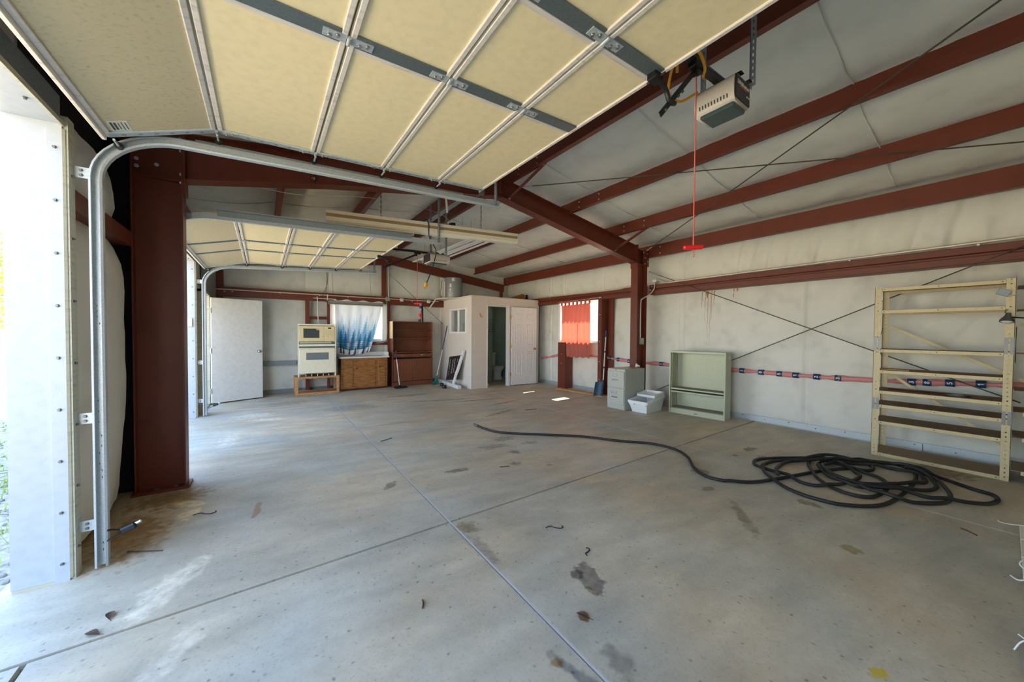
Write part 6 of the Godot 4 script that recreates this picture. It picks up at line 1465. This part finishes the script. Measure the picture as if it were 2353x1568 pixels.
# ---------------------------------------------------------------- hanging overhead
func build_overhead():
	var a := V(0.62, 2.785, -4.66); var e := V(2.99, 2.785, -4.13)
	var t := thing("fluorescent_fixture", "long white fluorescent light fixture without tubes hanging below the red rafter", "light fixture")
	var x := (e - a).normalized(); var z := x.cross(Vector3.UP).normalized()
	var xf := Transform3D(Basis(z * -1.0, Vector3.UP, z.cross(Vector3.UP) * -1.0), a)
	xf.basis = Basis(Vector3.UP.cross(x), Vector3.UP, x)
	var L := a.distance_to(e)
	var s := ns(); extr(s, P2([-0.075, 0.0, 0.075, 0.0, 0.082, -0.038, -0.082, -0.038]), xf, L); part(t, "top_channel", s, M.lightpaint)
	s = ns(); extr(s, P2([-0.072, -0.038, 0.072, -0.038, 0.066, -0.072, -0.066, -0.072]), xf, L - 0.004); part(t, "kraft_strip", s, M.kraft, "brown cardboard strip along the side")
	s = ns(); extr(s, P2([-0.066, -0.072, 0.066, -0.072, 0.070, -0.115, 0.045, -0.135, -0.045, -0.135, -0.070, -0.115]), xf, L); part(t, "reflector", s, M.lightpaint)
	for k in [0.02, L - 0.03]:
		s = ns(); box(s, xf * V(0, -0.105, k), V(0.10, 0.05, 0.02), xf.basis); part(t, "lamp_holder", s, M.white)
	for k in [0.60, 1.90]:
		var p: Vector3 = xf * V(0, 0, k)
		s = ns()
		var top := y_roof(p.x) - 0.19
		var n := int((top - p.y) / 0.03)
		for i in n:
			var q := V(p.x, lerpf(p.y, top, (i + 0.5) / n), p.z)
			bbox(s, q, V(0.012, 0.034, 0.003), 0.001, Basis(Vector3.UP, PI * 0.5 * (i % 2)))
		part(t, "chain", s, M.wire)
	s = ns(); tube(s, curve([V(1.70, 2.79, -4.42), V(1.72, 2.83, -4.38), V(1.735, 2.77, -4.31), V(1.77, 2.60, -4.36), V(1.87, 2.46, -4.39), V(1.855, 2.31, -4.4), V(1.80, 2.14, -4.4), V(1.752, 2.02, -4.4)], 8), 0.0065, 8); part(t, "power_cord", s, M.black)
	s = ns(); bbox(s, V(1.742, 1.985, -4.4), V(0.04, 0.06, 0.034), 0.008, Basis(Vector3.BACK, -0.2)); part(t, "plug", s, M.yellow, "yellow three pin plug")
	s = ns()
	for k in [-0.01, 0.01]: bbox(s, V(1.732 + k, 1.945, -4.4), V(0.006, 0.025, 0.002), 0.0008)
	part(t, "plug_pins", s, M.brass)
	# conduit with a lamp socket under the ridge
	t = thing("lamp_socket", "bare lamp socket at the end of a thin conduit under the ridge", "lamp socket")
	s = ns(); cyl(s, V(0.72, 2.89, -5.0), V(2.36, 3.03, -5.0), 0.010, -1.0, 8); part(t, "conduit", s, M.galvdull)
	s = ns(); lathe(s, [[0, 0], [0.05, 0], [0.05, 0.03], [0.028, 0.035], [0.024, 0.075], [0, 0.078]], 14, frame(V(2.40, 3.06, -5.0), V(0.1, -1, 0))); part(t, "socket", s, M.black)
	s = ns(); cyl(s, V(2.395, 3.03, -5.0), V(2.395, 3.052, -5.0), 0.04, -1.0, 12); part(t, "ring", s, M.pipe)
	s = ns(); tube(s, curve([V(2.30, 3.03, -4.99), V(2.28, 2.96, -4.99), V(2.33, 2.90, -4.99), V(2.38, 2.92, -4.99), V(2.38, 2.98, -4.99)], 5), 0.004, 6); part(t, "cord", s, M.black)
	# loose white strips laid on the end rafter
	for k in 5:
		var dx := k * 0.095
		var o := thing("white_strip", "long white trim strip laid up under the roof beside the farther opener", "trim strip", Vector3.ZERO, "white trim strips under the roof")
		s = ns(); bar(s, V(3.02 + dx * 1.1, 3.10 + 0.012 * (k % 2), -8.45 - 0.12 * k + (0.35 if k > 0 else 0.0)), V(3.16 + dx, 3.12 + 0.012 * (k % 2), -5.75), 0.06, 0.012); part(o, "strip", s, M.upvc)
		if k % 2 == 0:
			s = ns(); cyl(s, V(3.14 + dx, 3.11, -6.1), V(3.14 + dx, y_roof(3.2) - 0.05, -6.1), 0.002, -1.0, 5); cyl(s, V(3.06 + dx, 3.10, -7.8), V(3.06 + dx, y_roof(3.2) - 0.05, -7.8), 0.002, -1.0, 5); part(o, "hanging_wire", s, M.wire)
	t = thing("sagging_wire", "thin pale wire sagging under the rafter towards the ridge", "wire")
	s = ns(); tube(s, curve([V(-0.30, 2.80, -4.3), V(0.3, 2.79, -4.3), V(1.02, 2.92, -4.3), V(1.9, 2.98, -4.45), V(2.35, 3.04, -4.95)], 6), 0.0025, 5); part(t, "wire", s, M.conduit)
	t = thing("white_downpipe", "short bent white strip hooked over the purlin near the ridge", "strip", V(2.12, 3.16, -4.6))
	s = ns(); tube(s, curve([V(-0.10, 0.12, 0), V(-0.02, 0.11, 0), V(0.0, 0.03, 0), V(0.01, -0.10, 0)], 5), 0.016, 8); part(t, "strip", s, M.upvc)

# ---------------------------------------------------------------- on the floor
func build_floor_things():
	var H := HOSE
	var pts := []
	for i in range(0, H.size(), 2): pts.append(V(H[i], 0.0195, H[i + 1]))
	var line := curve(pts, 5)
	# where the hose crosses over itself it rides up
	var cell := {}
	for i in line.size():
		var key := Vector2i(int(floor(line[i].x / 0.05)), int(floor(line[i].z / 0.05)))
		var lift := 0.0
		for dx in [-1, 0, 1]:
			for dz in [-1, 0, 1]:
				var c: Array = cell.get(key + Vector2i(dx, dz), [])
				for q in c:
					if i - q > 14 and Vector2(line[q].x - line[i].x, line[q].z - line[i].z).length() < 0.045: lift = maxf(lift, line[q].y + 0.030)
		line[i].y = maxf(0.0195, minf(lift, 0.11))
		if not cell.has(key): cell[key] = []
		cell[key].append(i)
	for r in 4:
		for i in range(1, line.size() - 1):
			line[i].y = maxf(line[i].y * 0.6, lerpf(line[i].y, (line[i - 1].y + line[i + 1].y) * 0.5, 0.6)); line[i].y = maxf(line[i].y, 0.0185)
	var t := thing("rubber_hose", "long black rubber hose lying in a loose tangled coil on the floor", "hose")
	var s := ns(); tube(s, line, 0.0155, 10); part(t, "hose", s, M.hose)
	s = ns(); cyl(s, pts[0] + V(0.0, 0.0, -0.10), pts[0] + V(0.0, 0, 0.02), 0.019, -1.0, 12); part(t, "coupling", s, M.bare, "metal coupling at the hose end")
	# rolled and bundled blinds at the right
	t = thing("blind_bundle", "bundle of white blind slats tied with string lying on the floor", "blind bundle", V(2.80, 0, 0.06))
	for k in 6:
		s = ns(); bbox(s, V(-0.65, 0.02 + 0.022 * (k % 2), 0.018 + 0.034 * k), V(1.3, 0.018, 0.03), 0.006, Basis(Vector3.UP, 0.01 * (k - 3))); part(t, "slat", s, M.upvc)
	s = ns(); tube(s, curve([V(-0.14, 0.0, -0.01), V(-0.14, 0.06, 0.02), V(-0.18, 0.066, 0.10), V(-0.22, 0.06, 0.20), V(-0.22, 0.01, 0.22)], 6), 0.003, 6); tube(s, curve([V(-0.12, 0.065, 0.0), V(-0.2, 0.068, 0.06), V(-0.24, 0.068, 0.12)], 5), 0.003, 6); part(t, "string", s, M.white)
	t = thing("cream_blind", "cream slatted blind with white strings lying on the floor beyond the slat bundle", "blind", V(4.42, 0, 0.085))
	for k in 6:
		s = ns(); bbox(s, V(-0.085 - k * 0.16, 0.012 + 0.004 * (k % 2), 0.40), V(0.156, 0.014, 0.80), 0.003); part(t, "slat", s, M.paper)
	s = ns(); tube(s, curve([V(-0.90, 0.03, 0.02), V(-0.86, 0.05, -0.01), V(-0.80, 0.06, 0.01), V(-0.84, 0.05, 0.05), V(-0.95, 0.04, 0.04), V(-1.0, 0.012, -0.01), V(-0.96, 0.006, -0.04)], 6), 0.004, 6); tube(s, curve([V(-0.03, 0.03, 0.03), V(-0.05, 0.02, -0.03), V(-0.02, 0.006, -0.08), V(0.02, 0.005, -0.09)], 5), 0.003, 6); part(t, "string", s, M.white)
	# litter
	var bits := [["twig", 1.27, -4.52, 0.42, 0.17, "straight dark stick on the floor left of the long joint"], ["twig", 0.643, -1.66, 1.2, 0.055, "short dark twig on the floor near the long joint"], ["twig", 2.0, -2.93, -0.4, 0.10, "short dark stick beside the curved scuff on the floor"], ["twig", 3.9, -4.9, -0.3, 0.22, "thin dark stick on the floor towards the filing cabinet"], ["twig", -0.60, -3.04, -0.55, 0.20, "thin reddish rod on the floor at the door track foot"], ["twig", 4.0, -0.12, 0.9, 0.09, "dark sliver on the floor by the cream blind"]]
	for q in bits:
		var o := thing("floor_twig", q[5], "twig", V(q[1], 0, q[2])); o.rotation.y = q[3]
		s = ns(); tube(s, [V(-q[4] * 0.5, 0.005, 0), V(0, 0.006, 0.004), V(q[4] * 0.5, 0.005, 0)], 0.004, 6); part(o, "stick", s, M.bark)
	var curl := [[1.66, -1.80, 0.2, 0.045, "curled black wire scrap beyond the grey floor stain"], [1.645, -1.48, 1.4, 0.03, "small curled wire scrap just behind the grey floor stain"], [-0.36, -3.42, 0.5, 0.05, "dark curled leaf scrap near the dark column foot"]]
	for q in curl:
		var o := thing("wire_scrap", q[4], "wire scrap", V(q[0], 0, q[1])); o.rotation.y = q[2]
		s = ns(); tube(s, curve([V(-q[3], 0.004, -q[3]), V(-q[3] * 0.2, 0.004, -q[3] * 0.8), V(0, 0.004, 0), V(q[3] * 0.4, 0.004, q[3] * 0.7), V(q[3], 0.004, q[3] * 0.8), V(q[3] * 1.2, 0.004, q[3] * 0.4)], 5), 0.003, 6); part(o, "wire", s, M.rubber)
	for q in [[-0.63, -2.335, 0.9, "curled brown dead leaf beside the floor joint at the doorway"], [-0.60, -2.44, 0.2, "small pale dead leaf beside the floor joint at the doorway"], [1.25, -1.15, 0.4, "brown crumpled leaf on the floor before the grey stain"]]:
		var o := thing("dead_leaf", q[3], "leaf", V(q[0], 0, q[1])); o.rotation.y = q[2]
		s = ns(); sheet(s, 6, 6, func(u, v):
			var wd := 0.016 * sin(PI * clampf(v, 0.03, 0.97))
			return Vector3((u - 0.5) * 2.0 * wd, 0.003 + 0.35 * pow(absf(u - 0.5) * 2.0, 2.0) * wd + 0.006 * sin(v * 3.0), (v - 0.5) * 0.07), false, Vector3.UP)
		part(o, "blade", s, M.bark)
		s = ns(); tube(s, [V(0, 0.004, 0.034), V(0.004, 0.004, 0.05)], 0.0012, 5); part(o, "stalk", s, M.bark)

# ---------------------------------------------------------------- outside
func build_outside():
	var g := struct("ground", "pale sunlit gravel yard with dry grass outside the doorways")
	var s := ns(); bx(s, V(-90, -0.6, -90), V(-1.12, -0.07, 90)); bx(s, V(6.62, -0.6, -90), V(90, -0.07, 90)); bx(s, V(-1.12, -0.6, -90), V(6.62, -0.07, -9.6)); bx(s, V(-1.12, -0.6, 1.3), V(6.62, -0.07, 90)); part(g, "soil", s, M.ground)
	var r := RandomNumberGenerator.new(); r.seed = 31
	s = ns()
	for k in 2600:
		var p := V(-1.16 - pow(r.randf(), 1.7) * 2.6, -0.07, r.randf_range(-9.0, 1.0))
		var q := r.randf_range(0.008, 0.022)
		bbox(s, p + V(0, q * 0.3, 0), V(q * 1.6, q, q * 1.2), q * 0.3, Basis(Vector3.UP, r.randf() * TAU) * Basis(Vector3.RIGHT, r.randf_range(-0.4, 0.4)))
	var st := one("gravel", s, M.stone, "loose grey gravel along the slab edge outside", "gravel"); st.set_meta("kind", "stuff")
	s = ns()
	for k in 900:
		var c := V(-1.3 - r.randf() * 5.0, -0.07, r.randf_range(-14.0, 0.0)) if k % 2 else V(-1.25 - r.randf() * 1.2, -0.07, r.randf_range(-8.5, -2.6))
		for b in 4:
			var d := V(r.randf_range(-1, 1), 0, r.randf_range(-1, 1)) * 0.05
			var h := r.randf_range(0.04, 0.13)
			var w := V(0.004, 0, 0.003)
			face(s, [c + d * 0.3 - w, c + d * 0.3 + w, c + d + V(0, h, 0)], Vector3.BACK)
	st = one("grass", s, M.leaf2, "sparse tufts of grass outside the doorways", "grass"); st.set_meta("kind", "stuff")
	s = ns()
	for k in 500:
		var c := V(-1.25 - r.randf() * 3.0, -0.06, r.randf_range(-9.5, -1.0))
		var d := V(r.randf_range(-1, 1), 0, r.randf_range(-1, 1)).normalized() * 0.06
		tube(s, [c - d, c + d + V(0, 0.01, 0)], 0.002, 3)
	st = one("dry_needles", s, M.bark, "brown fallen needles and straw outside the doorways", "straw"); st.set_meta("kind", "stuff")
	var trees := [[-9.5, -24.0, 5.5, "broad green tree beyond the yard nearest the doorway line"], [-14.0, -30.0, 7.0, "tall green tree behind the yard"], [-5.5, -27.0, 3.2, "low leafy bush far beyond the corner of the building"], [-20.0, -22.0, 6.0, "wide green tree off to the side of the yard"], [-24.0, -8.0, 6.5, "round green tree opposite the doorways"], [1.6, -15.5, 4.5, "green tree behind the end wall window"], [12.5, -8.0, 4.0, "green tree outside the long wall window"]]
	for q in trees:
		var t := thing("tree", q[3], "tree", V(q[0], -0.07, q[1]), "trees around the yard")
		var hh: float = q[2]
		s = ns(); tube(s, [V(0, 0, 0), V(0.1, hh * 0.3, 0), V(0.0, hh * 0.6, 0.1), V(0.05, hh * 0.85, 0)], 0.05 * hh * 0.5, 8); part(t, "trunk", s, M.bark)
		s = ns()
		for k in 2200:
			var a := r.randf() * TAU; var cz := r.randf_range(-1, 1); var rad := pow(r.randf(), 0.4)
			var lump := 0.8 + 0.35 * wob.get_noise_3d(cos(a) * 2.0 + q[0], cz * 2.0, sin(a) * 2.0)
			var p := V(cos(a) * sqrt(1.0 - cz * cz) * hh * 0.38, hh * 0.62 + cz * hh * 0.40, sin(a) * sqrt(1.0 - cz * cz) * hh * 0.38) * V(rad * lump, 1, rad * lump)
			p.y = hh * 0.62 + cz * hh * 0.40 * rad
			var u := V(r.randf_range(-1, 1), r.randf_range(-1, 1), r.randf_range(-1, 1)).normalized() * 0.045 * sqrt(hh)
			var v := u.cross(V(r.randf_range(-1, 1), r.randf_range(-1, 1), r.randf_range(-1, 1))).normalized() * 0.03 * sqrt(hh)
			face(s, [p - u, p + v, p + u, p - v], Vector3.UP)
		var cr := part(t, "crown", s, M.leaf if int(q[2] * 2.0) % 2 else M.leaf2); cr.set_meta("kind", "stuff")
